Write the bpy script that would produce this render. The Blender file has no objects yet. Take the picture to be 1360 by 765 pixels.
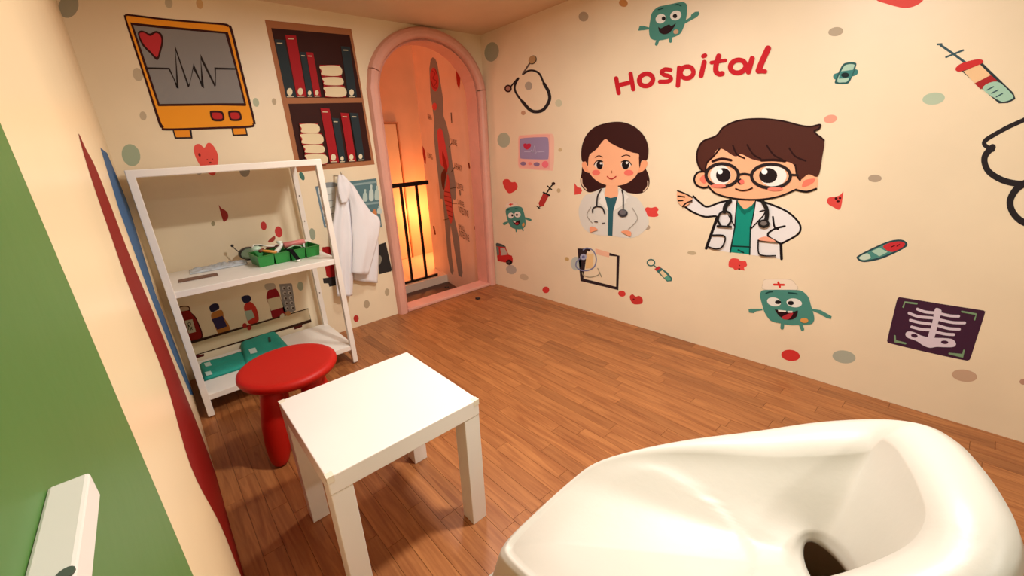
import bpy, bmesh, math, random
from mathutils import Vector, Matrix, noise
from mathutils.geometry import tessellate_polygon
random.seed(7)
sc = bpy.context.scene
COL = sc.collection
# ------------------------------------------------------------------ camera
F = 535.344
CR = Vector((0.7657987, -0.6402542, -0.0602233))
CU = Vector((0.2591468, 0.2215356, 0.9400878))
CF = Vector((0.5885535, 0.7355246, -0.3355715))
CP = Vector((-2.26562, -2.66055, 1.13127))
OX, OY = -38.792, 9.796
cam = bpy.data.cameras.new('camera'); camo = bpy.data.objects.new('camera', cam); COL.objects.link(camo)
camo.matrix_world = Matrix(((CR.x, CU.x, -CF.x, CP.x), (CR.y, CU.y, -CF.y, CP.y), (CR.z, CU.z, -CF.z, CP.z), (0, 0, 0, 1)))
cam.sensor_width = 36; cam.lens = F*36/1360
cam.shift_x = -OX/1360; cam.shift_y = OY/1360
cam.clip_start = 0.01
sc.camera = camo
# ------------------------------------------------------------------ world, lights, exposure
w = bpy.data.worlds.new('world'); sc.world = w; w.use_nodes = True
w.node_tree.nodes['Background'].inputs[0].default_value = (1, .86, .7, 1)
w.node_tree.nodes['Background'].inputs[1].default_value = .25
def area(name, loc, size, power, col, rot=(0, 0, 0)):
    l = bpy.data.lights.new(name, 'AREA'); l.shape = 'DISK'; l.size = size; l.energy = power; l.color = col
    o = bpy.data.objects.new(name, l); o.location = loc; o.rotation_euler = rot; COL.objects.link(o); return o
H, W = 1.95, 2.3193
WARM = (1, .955, .89)
LAMPS = [((-1.22, -2.12, H-.03), .14, 25), ((-1.5, -4.0, H-.03), .2, 10), ((-1.1, -1.15, H-.03), .2, 8)]
for i, (p, s, e) in enumerate(LAMPS): area('ceiling_lamp_light', p, s, e, WARM)
def point(name, loc, power, col, r=.06):
    l = bpy.data.lights.new(name, 'POINT'); l.energy = power; l.color = col; l.shadow_soft_size = r
    o = bpy.data.objects.new(name, l); o.location = loc; COL.objects.link(o)
point('passage_lamp_or_fill', (.5, 1.62, .45), 24, (1, .33, .10), .08)
point('passage_lamp_or_fill', (-1.1, 1.2, 1.3), 7, (1, .52, .33), .1)  # added fill, no lamp here; brightens the mural wall and upper passage
sc.view_settings.view_transform = 'Standard'; sc.view_settings.look = 'None'
sc.view_settings.exposure = 0.46; sc.view_settings.gamma = 1; sc.view_settings.use_curve_mapping = False
# ------------------------------------------------------------------ helpers
def lin(c):
    if isinstance(c, str): c = tuple(int(c[i:i+2], 16) for i in (0, 2, 4))
    return tuple(((x/255)/12.92 if x/255 <= .04045 else ((x/255+.055)/1.055)**2.4) for x in c)
MATS = {}
def mat(c, rough=.55, bump=0, bscale=60, var=0, vscale=3, metal=0, coat=0, spec=.5, trans=0, key=''):
    k = (c, rough, bump, bscale, var, vscale, metal, coat, spec, trans, key)
    if k in MATS: return MATS[k]
    m = bpy.data.materials.new('material_'+str(len(MATS))); m.use_nodes = True
    nt = m.node_tree; b = nt.nodes['Principled BSDF']; L = lin(c)
    b.inputs['Base Color'].default_value = (*L, 1); b.inputs['Roughness'].default_value = rough
    b.inputs['Metallic'].default_value = metal; b.inputs['Specular IOR Level'].default_value = spec
    b.inputs['Coat Weight'].default_value = coat; b.inputs['Transmission Weight'].default_value = trans
    tc = nt.nodes.new('ShaderNodeTexCoord')
    n = nt.nodes.new('ShaderNodeTexNoise'); n.inputs['Scale'].default_value = vscale; n.inputs['Detail'].default_value = 4
    nt.links.new(tc.outputs['Object'], n.inputs['Vector'])
    rp = nt.nodes.new('ShaderNodeValToRGB'); v = max(var, .03)
    rp.color_ramp.elements[0].position = .35; rp.color_ramp.elements[1].position = .65
    rp.color_ramp.elements[0].color = (*[x*(1-v) for x in L], 1); rp.color_ramp.elements[1].color = (*[min(1, x*(1+v*.5)) for x in L], 1)
    nt.links.new(n.outputs['Fac'], rp.inputs['Fac']); nt.links.new(rp.outputs['Color'], b.inputs['Base Color'])
    if bump:
        n2 = nt.nodes.new('ShaderNodeTexNoise'); n2.inputs['Scale'].default_value = bscale; n2.inputs['Detail'].default_value = 3
        nt.links.new(tc.outputs['Object'], n2.inputs['Vector'])
        bp = nt.nodes.new('ShaderNodeBump'); bp.inputs['Strength'].default_value = bump; bp.inputs['Distance'].default_value = .01
        nt.links.new(n2.outputs['Fac'], bp.inputs['Height']); nt.links.new(bp.outputs['Normal'], b.inputs['Normal'])
    MATS[k] = m; return m
def tag(o, label=None, cat=None, group=None, kind=None):
    if label: o['label'] = label
    if cat: o['category'] = cat
    if group: o['group'] = group
    if kind: o['kind'] = kind
    return o
def empty(name, loc=(0, 0, 0), rz=0, label=None, cat=None, group=None, kind=None):
    o = bpy.data.objects.new(name, None); COL.objects.link(o); o.location = loc; o.rotation_euler = (0, 0, rz)
    o.empty_display_size = .05
    return tag(o, label, cat, group, kind)
def obj(name, bm, m, parent=None, smooth=False, label=None, recalc=True):
    if recalc: bmesh.ops.recalc_face_normals(bm, faces=bm.faces)
    me = bpy.data.meshes.new(name); bm.to_mesh(me); bm.free()
    me.materials.append(m)
    if smooth:
        for p in me.polygons: p.use_smooth = True
    o = bpy.data.objects.new(name, me); COL.objects.link(o)
    if parent: o.parent = parent
    if label: o['label'] = label
    return o
def box(bm, lo, hi, bev=0):
    r = bmesh.ops.create_cube(bm, size=1)['verts']
    for v in r:
        v.co = Vector([lo[i]+(v.co[i]+.5)*(hi[i]-lo[i]) for i in range(3)])
    if bev:
        es = list({e for v in r for e in v.link_edges})
        bmesh.ops.bevel(bm, geom=es, offset=bev, segments=2, affect='EDGES', profile=.5)
    return bm
def B(lo, hi, bev=0): return box(bmesh.new(), lo, hi, bev)
def frame_of(d):
    d = d.normalized(); a = Vector((0, 0, 1)) if abs(d.z) < .9 else Vector((1, 0, 0))
    x = d.cross(a).normalized(); return x, x.cross(d).normalized()
def tube(bm, pts, rad, n=10, cap=True):
    pts = [Vector(p) for p in pts]; rings = []
    if not isinstance(rad, (list, tuple)): rad = [rad]*len(pts)
    x = None
    for i, p in enumerate(pts):
        d = (pts[min(i+1, len(pts)-1)]-pts[max(i-1, 0)]).normalized()
        if x is None: x, y = frame_of(d)
        else:
            x = (x-d*x.dot(d)).normalized()
        y = d.cross(x)
        rings.append([bm.verts.new(p+(x*math.cos(2*math.pi*k/n)+y*math.sin(2*math.pi*k/n))*rad[i]) for k in range(n)])
    for a, b in zip(rings, rings[1:]):
        for k in range(n): bm.faces.new((a[k], a[(k+1) % n], b[(k+1) % n], b[k]))
    if cap: bm.faces.new(rings[0][::-1]); bm.faces.new(rings[-1])
    return bm
def lathe(bm, prof, n=40, c=(0, 0, 0)):
    rings = []
    for r, z in prof:
        if r < 1e-5: rings.append([bm.verts.new((c[0], c[1], c[2]+z))])
        else: rings.append([bm.verts.new((c[0]+r*math.cos(2*math.pi*k/n), c[1]+r*math.sin(2*math.pi*k/n), c[2]+z)) for k in range(n)])
    for a, b in zip(rings, rings[1:]):
        for k in range(n):
            q = [a[k % len(a)], a[(k+1) % len(a)], b[(k+1) % len(b)], b[k % len(b)]]
            q2 = []
            for v in q:
                if v not in q2: q2.append(v)
            if len(q2) > 2: bm.faces.new(q2)
    return bm
def loft(bm, rings, close=True, capa=False, capb=False):
    R = [[bm.verts.new(p) for p in r] for r in rings]; n = len(R[0])
    for a, b in zip(R, R[1:]):
        for k in range(n if close else n-1): bm.faces.new((a[k], a[(k+1) % n], b[(k+1) % n], b[k]))
    if capa: bm.faces.new(R[0][::-1])
    if capb: bm.faces.new(R[-1])
    return R
# surfaces as (point, normal)
NEARP, FARP = Vector((-.05, .1, 0)), Vector((.2, 1.3, 0))
_pd = (FARP-NEARP).normalized()
PLANES = {'back': (Vector((0, 0, 0)), Vector((0, -1, 0))), 'right': (Vector((0, 0, 0)), Vector((-1, 0, 0))),
          'left': (Vector((-W, 0, 0)), Vector((1, 0, 0))), 'panel': (NEARP, Vector((-_pd.y, _pd.x, 0)))}
def hit(u, v, P, N):
    d = CF+CR*((u-680-OX)/F)-CU*((v-382.5-OY)/F)
    return CP+d*((P-CP).dot(N)/d.dot(N))
def on_y(u, v, y): return hit(u, v, Vector((0, y, 0)), Vector((0, 1, 0)))
def on_z(u, v, z): return hit(u, v, Vector((0, 0, z)), Vector((0, 0, 1)))
def on_x(u, v, x): return hit(u, v, Vector((x, 0, 0)), Vector((1, 0, 0)))

# ------------------------------------------------------------------ flat wall prints
def smooth_pts(p, closed=True, n=5):
    out = []; m = len(p)
    for i in range(m if closed else m-1):
        g = lambda j: p[j % m] if closed else p[max(0, min(m-1, j))]
        a, b, c, d = g(i-1), g(i), g(i+1), g(i+2)
        for k in range(n):
            t = k/n; t2 = t*t; t3 = t2*t
            out.append(tuple(.5*((2*b[q])+(-a[q]+c[q])*t+(2*a[q]-5*b[q]+4*c[q]-d[q])*t2+(-a[q]+3*b[q]-3*c[q]+d[q])*t3) for q in (0, 1)))
    if not closed: out.append(p[-1])
    return out
def ell(cx, cy, rx, ry, rot=0, n=22):
    c, s = math.cos(math.radians(rot)), math.sin(math.radians(rot))
    return [(cx+rx*math.cos(a)*c-ry*math.sin(a)*s, cy+rx*math.cos(a)*s+ry*math.sin(a)*c) for a in [2*math.pi*k/n for k in range(n)]]
def ribbon(pts, wd, closed=False):
    """triangles/quads in 2-D for a stroke with round ends"""
    v, f = [], []
    P = pts; m = len(P); wl = wd if isinstance(wd, (list, tuple)) else [wd]*m
    for i in range(m):
        a = P[(i-1) % m] if closed or i > 0 else P[0]; b = P[(i+1) % m] if closed or i < m-1 else P[-1]
        dx, dy = b[0]-a[0], b[1]-a[1]; L = math.hypot(dx, dy) or 1
        nx, ny = -dy/L, dx/L; k = 1
        if (closed or 0 < i < m-1):
            e = (P[i][0]-a[0], P[i][1]-a[1]); Le = math.hypot(*e) or 1
            k = min(3.5, 1/max(.28, abs((e[0]*dx+e[1]*dy)/(Le*L))))
        h = wl[i]*.5*k
        v += [(P[i][0]+nx*h, P[i][1]+ny*h), (P[i][0]-nx*h, P[i][1]-ny*h)]
    for i in range(m if closed else m-1):
        j = (i+1) % m; f.append((2*i, 2*j, 2*j+1, 2*i+1))
    if not closed:
        for i in (0, m-1):
            if wl[i] < .5: continue
            b0 = len(v); q = 12
            a = P[1] if i == 0 else P[-2]; th = math.atan2(P[i][1]-a[1], P[i][0]-a[0])-math.pi/2
            v += [(P[i][0]+math.cos(th+math.pi*k/q)*wl[i]*.5, P[i][1]+math.sin(th+math.pi*k/q)*wl[i]*.5) for k in range(q+1)]
            f.append(tuple(range(b0, b0+q+1)))
    return v, f
DECAL_ROUGH = .55
def draw(parent, plane, O, S, pieces, base=1):
    """pieces: (name, colour, kind, points[, width]) in coordinates (O + p/S) of the surveyed wall"""
    P, N = PLANES[plane] if isinstance(plane, str) else plane
    N2 = N if (CP-P).dot(N) > 0 else -N
    objs = []
    flat = []
    for li, pc in enumerate(pieces):
        if pc[2][0] == 'M': flat += [(li+.04*gi, (pc[0], pc[1], pc[2][1:], g)+tuple(pc[4:])) for gi, g in enumerate(pc[3])]
        else: flat.append((li, pc))
    for li, pc in flat:
        nm, c, kd, pts = pc[:4]; wd = pc[4] if len(pc) > 4 else 1
        V, FC = [], []
        def fill(pp):
            b0 = len(V); V.extend(pp)
            for t in tessellate_polygon([[Vector((x, y, 0)) for x, y in pp]]): FC.append(tuple(b0+i for i in t))
        def stroke(pp, cl):
            v, f = ribbon(pp, wd, cl); b0 = len(V); V.extend(v); FC.extend([tuple(b0+i for i in q) for q in f])
        groups = pts if kd[0] == 'M' else [pts]
        for g in groups:
            k = kd[-1]
            if k == 'p': fill(g)
            elif k == 'c': fill(smooth_pts(g))
            elif k == 'e': fill(ell(*g))
            elif k == 'E': stroke(ell(*g, n=28) if len(g) == 5 else ell(*g), True)
            elif k == 'l': stroke(g, False)
            elif k == 's': stroke(smooth_pts(g, False), False)
            elif k == 'L': stroke(g, True)
            elif k == 'C': stroke(smooth_pts(g), True)
        off = N2*(.0006*(base+li)*(.5))
        me = bpy.data.meshes.new(nm)
        me.from_pydata([tuple(hit(O[0]+x/S, O[1]+y/S, P, N)+off) for x, y in V], [], FC)
        me.materials.append(mat(c, DECAL_ROUGH, spec=.12))
        o = bpy.data.objects.new(nm, me); COL.objects.link(o); objs.append(o)
        if parent is not None: o.parent = parent; o.matrix_parent_inverse = parent.matrix_world.inverted()
    return objs
def decal(name, label, plane, O, S, pieces, group=None, cat='wall decal'):
    P, N = PLANES[plane]; u, v = None, None
    p0 = pieces[0][3]
    if pieces[0][2][0] == 'M': p0 = p0[0]
    if pieces[0][2][-1] in 'eE': u, v = p0[0], p0[1]
    else: u = sum(q[0] for q in p0)/len(p0); v = sum(q[1] for q in p0)/len(p0)
    loc = hit(O[0]+u/S, O[1]+v/S, P, N)
    e = empty(name, loc, 0, label, cat, group)
    bpy.context.view_layer.update()
    draw(e, plane, O, S, pieces)
    return e

# ================================================================== SETTING
CREAM = mat('EFDDBE', .42, bump=.05, bscale=25, var=.05, vscale=2.2, key='wall')
CREAM_B = mat('F1E1C2', .4, bump=.05, bscale=25, var=.05, vscale=2.2, key='wallb')
CEIL = mat('E2C6A4', .7, bump=.05, bscale=20, var=.05)
YEND = -5.0
def struct(name, bm, m, parent=None):
    o = obj(name, bm, m, parent)
    if parent is None: o['kind'] = 'structure'
    return o
wall_right = struct('wall_right', B((0, YEND, -.02), (.12, .0, H)), CREAM)
struct('ceiling', B((-W-.12, YEND, H), (.12, .12, H+.1)), CEIL)
struct('wall_front', B((-W-.12, YEND-.12, -.02), (.12, YEND, H)), CREAM)
wall_left = struct('wall_left', B((-W-.12, -2.266, -.02), (-W, .0, H)), mat('F0D9B0', .3, bump=.04, bscale=18, var=.06, vscale=2, key='wl'))
struct('wall_left.001', B((-W-.12, YEND, -.02), (-W, -2.266, H)), mat('4C7A35', .45, bump=.04, bscale=30, var=.04, vscale=4))
# back wall with the arched opening
AX, AR, AZ, AH = -.4875, .4175, 1.53, .345       # opening centre, half width, spring height, rise
def arch_pts(ax, ar, az, ah, n=28): return [(ax-ar*math.cos(math.pi*k/n), az+ah*math.sin(math.pi*k/n)) for k in range(n+1)]
bm = bmesh.new(); TH = .11
box(bm, (-W-.12, 0, -.25), (AX-AR, TH, H)); box(bm, (AX+AR, 0, -.25), (.12, TH, H)); box(bm, (AX-AR, 0, -.25), (AX+AR, TH, 0))
ap = arch_pts(AX, AR, AZ, AH)
for (x0, z0), (x1, z1) in zip(ap, ap[1:]):
    vs = [bm.verts.new(p) for p in ((x0, 0, z0), (x1, 0, z1), (x1, 0, H), (x0, 0, H), (x0, TH, z0), (x1, TH, z1), (x1, TH, H), (x0, TH, H))]
    for f in ((0, 1, 2, 3), (7, 6, 5, 4), (0, 4, 5, 1)): bm.faces.new([vs[i] for i in f])
wall_back = struct('wall_back', bm, CREAM_B)

# floor: base slab with vinyl strips laid on it, strips run along y
def wood_mat():
    m = bpy.data.materials.new('wood_strip'); m.use_nodes = True; nt = m.node_tree; b = nt.nodes['Principled BSDF']
    tc = nt.nodes.new('ShaderNodeTexCoord'); oi = nt.nodes.new('ShaderNodeObjectInfo')
    geo = nt.nodes.new('ShaderNodeNewGeometry')
    mp = nt.nodes.new('ShaderNodeMapping'); mp.inputs['Scale'].default_value = (46, 3.2, 10)
    cb = nt.nodes.new('ShaderNodeCombineXYZ'); ml = nt.nodes.new('ShaderNodeMath'); ml.operation = 'MULTIPLY'; ml.inputs[1].default_value = 37
    nt.links.new(oi.outputs['Random'], ml.inputs[0]); nt.links.new(ml.outputs[0], cb.inputs['Z'])
    ad = nt.nodes.new('ShaderNodeVectorMath'); nt.links.new(geo.outputs['Position'], ad.inputs[0]); nt.links.new(cb.outputs[0], ad.inputs[1])
    nt.links.new(ad.outputs[0], mp.inputs['Vector'])
    n = nt.nodes.new('ShaderNodeTexNoise'); n.inputs['Scale'].default_value = 1; n.inputs['Detail'].default_value = 6; n.inputs['Distortion'].default_value = 1.4
    nt.links.new(mp.outputs[0], n.inputs['Vector'])
    rp = nt.nodes.new('ShaderNodeValToRGB'); e = rp.color_ramp.elements
    e[0].position = .3; e[0].color = (*lin('8A5029'), 1); e[1].position = .68; e[1].color = (*lin('AE7140'), 1)
    nt.links.new(n.outputs['Fac'], rp.inputs['Fac'])
    r2 = nt.nodes.new('ShaderNodeValToRGB'); e = r2.color_ramp.elements
    e[0].color = (.80, .78, .76, 1); e[1].color = (1.1, 1.1, 1.08, 1)
    e.new(.2).color = (.97, .96, .95, 1)
    nt.links.new(oi.outputs['Random'], r2.inputs['Fac'])
    mx = nt.nodes.new('ShaderNodeMix'); mx.data_type = 'RGBA'; mx.blend_type = 'MULTIPLY'; mx.inputs[0].default_value = 1
    nt.links.new(rp.outputs[0], mx.inputs[6]); nt.links.new(r2.outputs[0], mx.inputs[7]); nt.links.new(mx.outputs[2], b.inputs['Base Color'])
    b.inputs['Roughness'].default_value = .42
    bp = nt.nodes.new('ShaderNodeBump'); bp.inputs['Strength'].default_value = .06; bp.inputs['Distance'].default_value = .005
    nt.links.new(n.outputs['Fac'], bp.inputs['Height']); nt.links.new(bp.outputs[0], b.inputs['Normal'])
    return m
WOOD = wood_mat()
floor = struct('floor', B((-W-.1, YEND, -.1), (.1, 0, -.0035)), mat('6E3F20', .6))
SW = .0595; nplank = 0; rest = bmesh.new()
ncol = int(math.ceil(W/SW))
def strip_bm(b, x0, x1, y0, y1, g=.0001):
    z = 0; q = .0006
    vs = [b.verts.new(p) for p in ((x0+g, y0+g, -.0035), (x1-g, y0+g, -.0035), (x1-g, y1-g, -.0035), (x0+g, y1-g, -.0035),
                                  (x0+q, y0+q, z), (x1-q, y0+q, z), (x1-q, y1-q, z), (x0+q, y1-q, z))]
    for f in ((4, 5, 6, 7), (0, 1, 5, 4), (1, 2, 6, 5), (2, 3, 7, 6), (3, 0, 4, 7)): b.faces.new([vs[i] for i in f])
for c in range(ncol):
    x1 = -c*SW; x0 = max(-W, x1-SW)
    y = -random.random()*.40
    ys = [0] + ([y] if y < -.06 else [])
    while ys[-1] > YEND: ys.append(max(YEND, ys[-1]-random.choice((.36, .42, .46, .52))))
    for a, b_ in zip(ys, ys[1:]):
        if a > -2.95 and nplank < 300:
            bb = bmesh.new(); strip_bm(bb, x0, x1, b_, a); obj('plank', bb, WOOD, floor); nplank += 1
        else: strip_bm(rest, x0, x1, b_, a)
r_ = obj('plank_rows', rest, WOOD, floor); r_['kind'] = 'stuff'

# ------------------------------------------------------------------ arched doorway trim
PINK = mat('E3A795', .5, bump=.25, bscale=45, var=.07, vscale=6)
door = empty('door_1', (AX, 0, 0), kind='structure')
OXc, OR, OZ, OH = -.4875, .492, 1.53, .415
def frame_path(t):     # t in 0..1: up the left post, over the arch, down the right post; returns inner and outer points
    hl, hr = 1.53, 1.53; La = 1.55; tot = hl+La+hr; s = t*tot
    if s < hl: return (AX-AR, s), (OXc-OR, s)
    if s > hl+La: return (AX+AR, tot-s), (OXc+OR, tot-s)
    a = math.pi*(s-hl)/La
    return (AX-AR*math.cos(a), AZ+AH*math.sin(a)), (OXc-OR*math.cos(a), OZ+OH*math.sin(a))
def frame_seg(name, t0, t1, n):
    b = bmesh.new(); rings = []
    for k in range(n+1):
        (ix, iz), (ox, oz) = frame_path(t0+(t1-t0)*k/n)
        prof = [(0, .003), (0, -.022), (.10, -.038), (.3, -.047), (.6, -.047), (.85, -.038), (.97, -.02), (1, .003)]
        rings.append([(ix+(ox-ix)*u, yy, iz+(oz-iz)*u) for u, yy in prof])
    loft(b, rings, True, True, True)
    return obj(name, b, PINK, door, smooth=False)
frame_seg('frame_post', 0, .368, 12); frame_seg('frame_arch', .3695, .655, 34); frame_seg('frame_post', .6565, 1, 14)
b = bmesh.new(); rings = []
for k in range(61):
    (ix, iz), _ = frame_path(k/60); cx, cz = AX, min(iz, AZ)
    d = Vector((cx-ix, 0, cz-iz)); d = d.normalized()*.012 if d.length > 0 else d
    rings.append([(ix, .0, iz), (ix+d.x, -.01, iz+d.z), (ix+d.x, TH+.01, iz+d.z), (ix, TH+.01, iz)])
loft(b, rings, True, True, True); obj('jamb_lining', b, PINK, door)
obj('threshold', B((AX-AR, -.035, 0), (AX+AR, TH, .024), .006), PINK, door)
for o in door.children: o.matrix_parent_inverse = Matrix.Translation((-AX, 0, 0))

# ------------------------------------------------------------------ passage behind the doorway
OR_W = mat('F0B488', .5, var=.05)
struct('floor.001', B((-2.0, TH, -.3), (1.2, .95, -.21)), mat('4A2E20', .5, var=.2, vscale=8))
struct('floor.002', B((-2.0, .95, -.3), (1.2, 2.0, -.13)), mat('E8CBA8', .45, var=.06))
wp_back = struct('wall_passage_back', B((-2.0, 2.0, -.3), (1.2, 2.1, 2.5)), OR_W)
struct('wall_passage_left', B((-2.1, TH, -.3), (-2.0, 2.1, 2.5)), OR_W)
struct('ceiling.001', B((-2.1, TH, 2.4), (1.2, 2.1, 2.5)), OR_W)
# mural wall of the passage (angled)
nrm = Vector((_pd.y, -_pd.x, 0))*.04
b = bmesh.new()
p0, p1 = NEARP, FARP
vs = [b.verts.new(p) for p in ((p0.x, p0.y, -.21), (p1.x, p1.y, -.21), (p1.x+nrm.x, p1.y+nrm.y, -.21), (p0.x+nrm.x, p0.y+nrm.y, -.21),
                              (p0.x, p0.y, 2.4), (p1.x, p1.y, 2.4), (p1.x+nrm.x, p1.y+nrm.y, 2.4), (p0.x+nrm.x, p0.y+nrm.y, 2.4))]
for f in ((0, 1, 5, 4), (1, 2, 6, 5), (2, 3, 7, 6), (3, 0, 4, 7), (4, 5, 6, 7), (0, 3, 2, 1)): b.faces.new([vs[i] for i in f])
wpr = struct('wall_passage_right', b, mat('F0D6BE', .4, var=.05, vscale=5))
# far door of the passage
fd = empty('door_2', (.0, 2.0, -.13), kind='structure')
def rel(o, e): o.parent = e; o.matrix_parent_inverse = Matrix.Translation(-e.location); return o
rel(obj('door_leaf', B((-.45, 1.975, -.128), (.29, 2.0, 1.5), .003), mat('EFC394', .45, var=.05)), fd)
rel(obj('door_frame', box(box(bmesh.new(), (.295, 1.965, -.128), (.312, 2.0, 1.52)), (-.45, 1.965, 1.503), (.295, 2.0, 1.52)), mat('C97F4C', .5)), fd)
struct('baseboard_passage', B((-2.0, 1.985, -.13), (-.46, 2.0, -.09)), mat('B5331F', .5))
# kerb and black railing
GY = 1.0
gate = empty('metal_railing', (-.3, GY, -.13), 0, 'low black metal railing across the orange passage beyond the arched doorway', 'railing')
BLK = mat('14110F', .45, metal=.3)
xr_t = on_y(566.5, 242, GY); xr_b = on_y(581, 366, GY)
ztop = xr_t.z; zb = xr_b.z
gx1 = .125
rel(obj('top_rail', B((-1.6, GY-.02, ztop-.022), (xr_t.x+.012, GY+.02, ztop+.018), .002), BLK), gate)
rel(obj('bottom_rail', B((-1.6, GY-.013, -.128), (xr_b.x, GY+.013, -.105), .002), BLK), gate)
xb1 = (on_y(531, 252, GY).x+on_y(549, 374, GY).x)/2; xb2 = (on_y(551.5, 249, GY).x+on_y(568, 369, GY).x)/2
k = 0; x = xb2
while x > -1.6:
    rel(obj('baluster', B((x-.011, GY-.011, -.106), (x+.011, GY+.011, ztop-.02)), BLK), gate); x -= (xb2-xb1)
struct('trim_1', B((-2.0, .935, -.21), (.13, .95, -.128)), mat('E9DCC8', .5))

# ================================================================== WALL PRINTS
K = '33150F'; OUT = '2A2426'
# --- orange heart monitor, back wall
decal('monitor_decal', 'orange cartoon heart monitor with grey screen, high on the back wall above the white rack', 'back', (140, 0), 4.025, [
 ('foot', OUT, 'Mp', [[(357, 690), (460, 690), (466, 741), (371, 742)], [(673, 685), (752, 680), (762, 725), (681, 728)]]),
 ('foot', 'F0982A', 'Mp', [[(366, 696), (448, 692), (456, 732), (378, 733)], [(681, 688), (746, 686), (753, 716), (688, 719)]]),
 ('casing_outline', '3A1512', 'c', [(101, 95), (105, 80), (125, 75), (300, 96), (500, 114), (630, 124), (662, 135), (680, 160), (730, 360), (798, 635), (798, 665), (775, 683), (600, 690), (330, 698), (300, 685), (280, 650), (210, 430), (140, 220)]),
 ('casing', 'F7A22A', 'c', [(112, 97), (118, 88), (130, 86), (300, 107), (500, 125), (625, 135), (650, 144), (667, 165), (717, 365), (785, 633), (785, 658), (770, 671), (600, 678), (335, 686), (312, 674), (292, 640), (220, 425), (152, 220)]),
 ('screen_frame', '3A1512', 'p', [(132, 120), (300, 138), (655, 172), (703, 360), (753, 560), (750, 567), (600, 564), (282, 568), (210, 360)]),
 ('screen', '8C8B8C', 'p', [(148, 135), (300, 152), (640, 181), (692, 362), (740, 552), (600, 552), (290, 556), (222, 355)]),
 ('trace', '241C1C', 'Ml', [[(220, 364), (340, 367), (386, 472), (373, 256), (445, 465), (470, 355), (520, 467), (509, 305), (587, 462), (586, 366), (700, 369)]], 9),
 ('heart_outline', '3A1512', 'c', [(173, 180), (190, 164), (215, 170), (238, 180), (270, 166), (300, 182), (309, 220), (298, 275), (278, 322), (240, 288), (195, 240)]),
 ('heart', 'C2373D', 'c', [(182, 184), (195, 174), (216, 180), (240, 193), (270, 177), (292, 190), (299, 222), (288, 270), (275, 306), (244, 278), (203, 234)]),
 ('button', '3A1512', 'Mc', [[(558, 600), (570, 592), (615, 594), (630, 605), (636, 635), (622, 648), (580, 647), (565, 633)], [(656, 600), (668, 592), (705, 592), (722, 603), (729, 633), (715, 646), (675, 646), (662, 633)]]),
 ('button', 'BF2A2C', 'Mc', [[(569, 608), (578, 603), (612, 605), (622, 613), (625, 630), (615, 637), (583, 636), (573, 628)], [(667, 607), (677, 603), (703, 603), (714, 611), (718, 628), (708, 636), (680, 636), (671, 628)]]),
])
# --- bookshelf print
def sp(x0, y0, x1, y1, w0, w1): return [(x0, y0), (x0+w0, y0), (x1+w1, y1), (x1, y1)]
bs = [('shelf_frame', 'AD7450', 'p', [(40, 22), (440, 64), (548, 690), (190, 727)]),
 ('shelf_back', '3B1C17', 'p', [(70, 60), (432, 92), (488, 382), (140, 382)]), ('shelf_back', '3B1C17', 'p', [(148, 410), (490, 404), (533, 672), (205, 698)])]
def book(col, x0, y0, w, x1, y1, w1, dx=0):
    bs.append(('book', col, 'p', [(x0, y0), (x0+w, y0+3), (x1+w1, y1), (x1, y1)]))
    cx = x1+w1*.42; r = w1*.27
    bs.append(('book_mark', 'E9DFC0', 'e', (cx-w1*.06, y1-r*1.5-6, r, r*1.35)))
    bs.append(('book_band', 'D9CFB0', 'l', [(cx-w1*.3, y1-2), (cx+w1*.3, y1-3)], 4))
    bs.append(('book_band', 'D9CFB0', 'l', [(x0+w*.28, y0+18), (x0+w*.75, y0+19)], 4))
RD, SL = 'A81F26', '2C373D'
book(SL, 85, 112, 46, 138, 380, 48); book(RD, 134, 92, 50, 188, 378, 46); book(SL, 202, 170, 28, 236, 378, 30); book(RD, 231, 172, 32, 268, 378, 32)
book(SL, 390, 145, 42, 425, 380, 40)
book(RD, 295, 430, 42, 340, 680, 42); book(SL, 348, 475, 33, 385, 680, 28); book(RD, 387, 452, 38, 425, 676, 35); book(SL, 430, 452, 38, 468, 672, 32)
for y0, y1, x0, x1 in ((235, 282, 292, 385), (288, 326, 303, 392), (332, 379, 310, 405)):
    bs += [('book', 'A5262A', 'p', [(x0-2, y0-3), (x1, y0-3), (x1+6, y1+2), (x0+6, y1+2)]), ('book_pages', 'EBDDB8', 'c', [(x0+2, y0+3), (x1-4, y0+3), (x1+2, y1-3), (x0+12, y1-3), (x0+8, (y0+y1)/2)])]
for y0, y1, x0, x1 in ((503, 545, 198, 283), (548, 596, 201, 298), (600, 638, 215, 305), (643, 688, 222, 318)):
    bs += [('book', 'A5262A', 'p', [(x0-2, y0-2), (x1, y0-2), (x1+6, y1+2), (x0+8, y1+2)]), ('book_pages', 'EBDDB8', 'c', [(x0+4, y0+3), (x1-4, y0+3), (x1+2, y1-3), (x0+12, y1-3), (x0+10, (y0+y1)/2)])]
decal('bookshelf_decal', 'brown printed bookcase of red and slate books, left of the pink arch', 'back', (340, 20), 3.477, bs)
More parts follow.
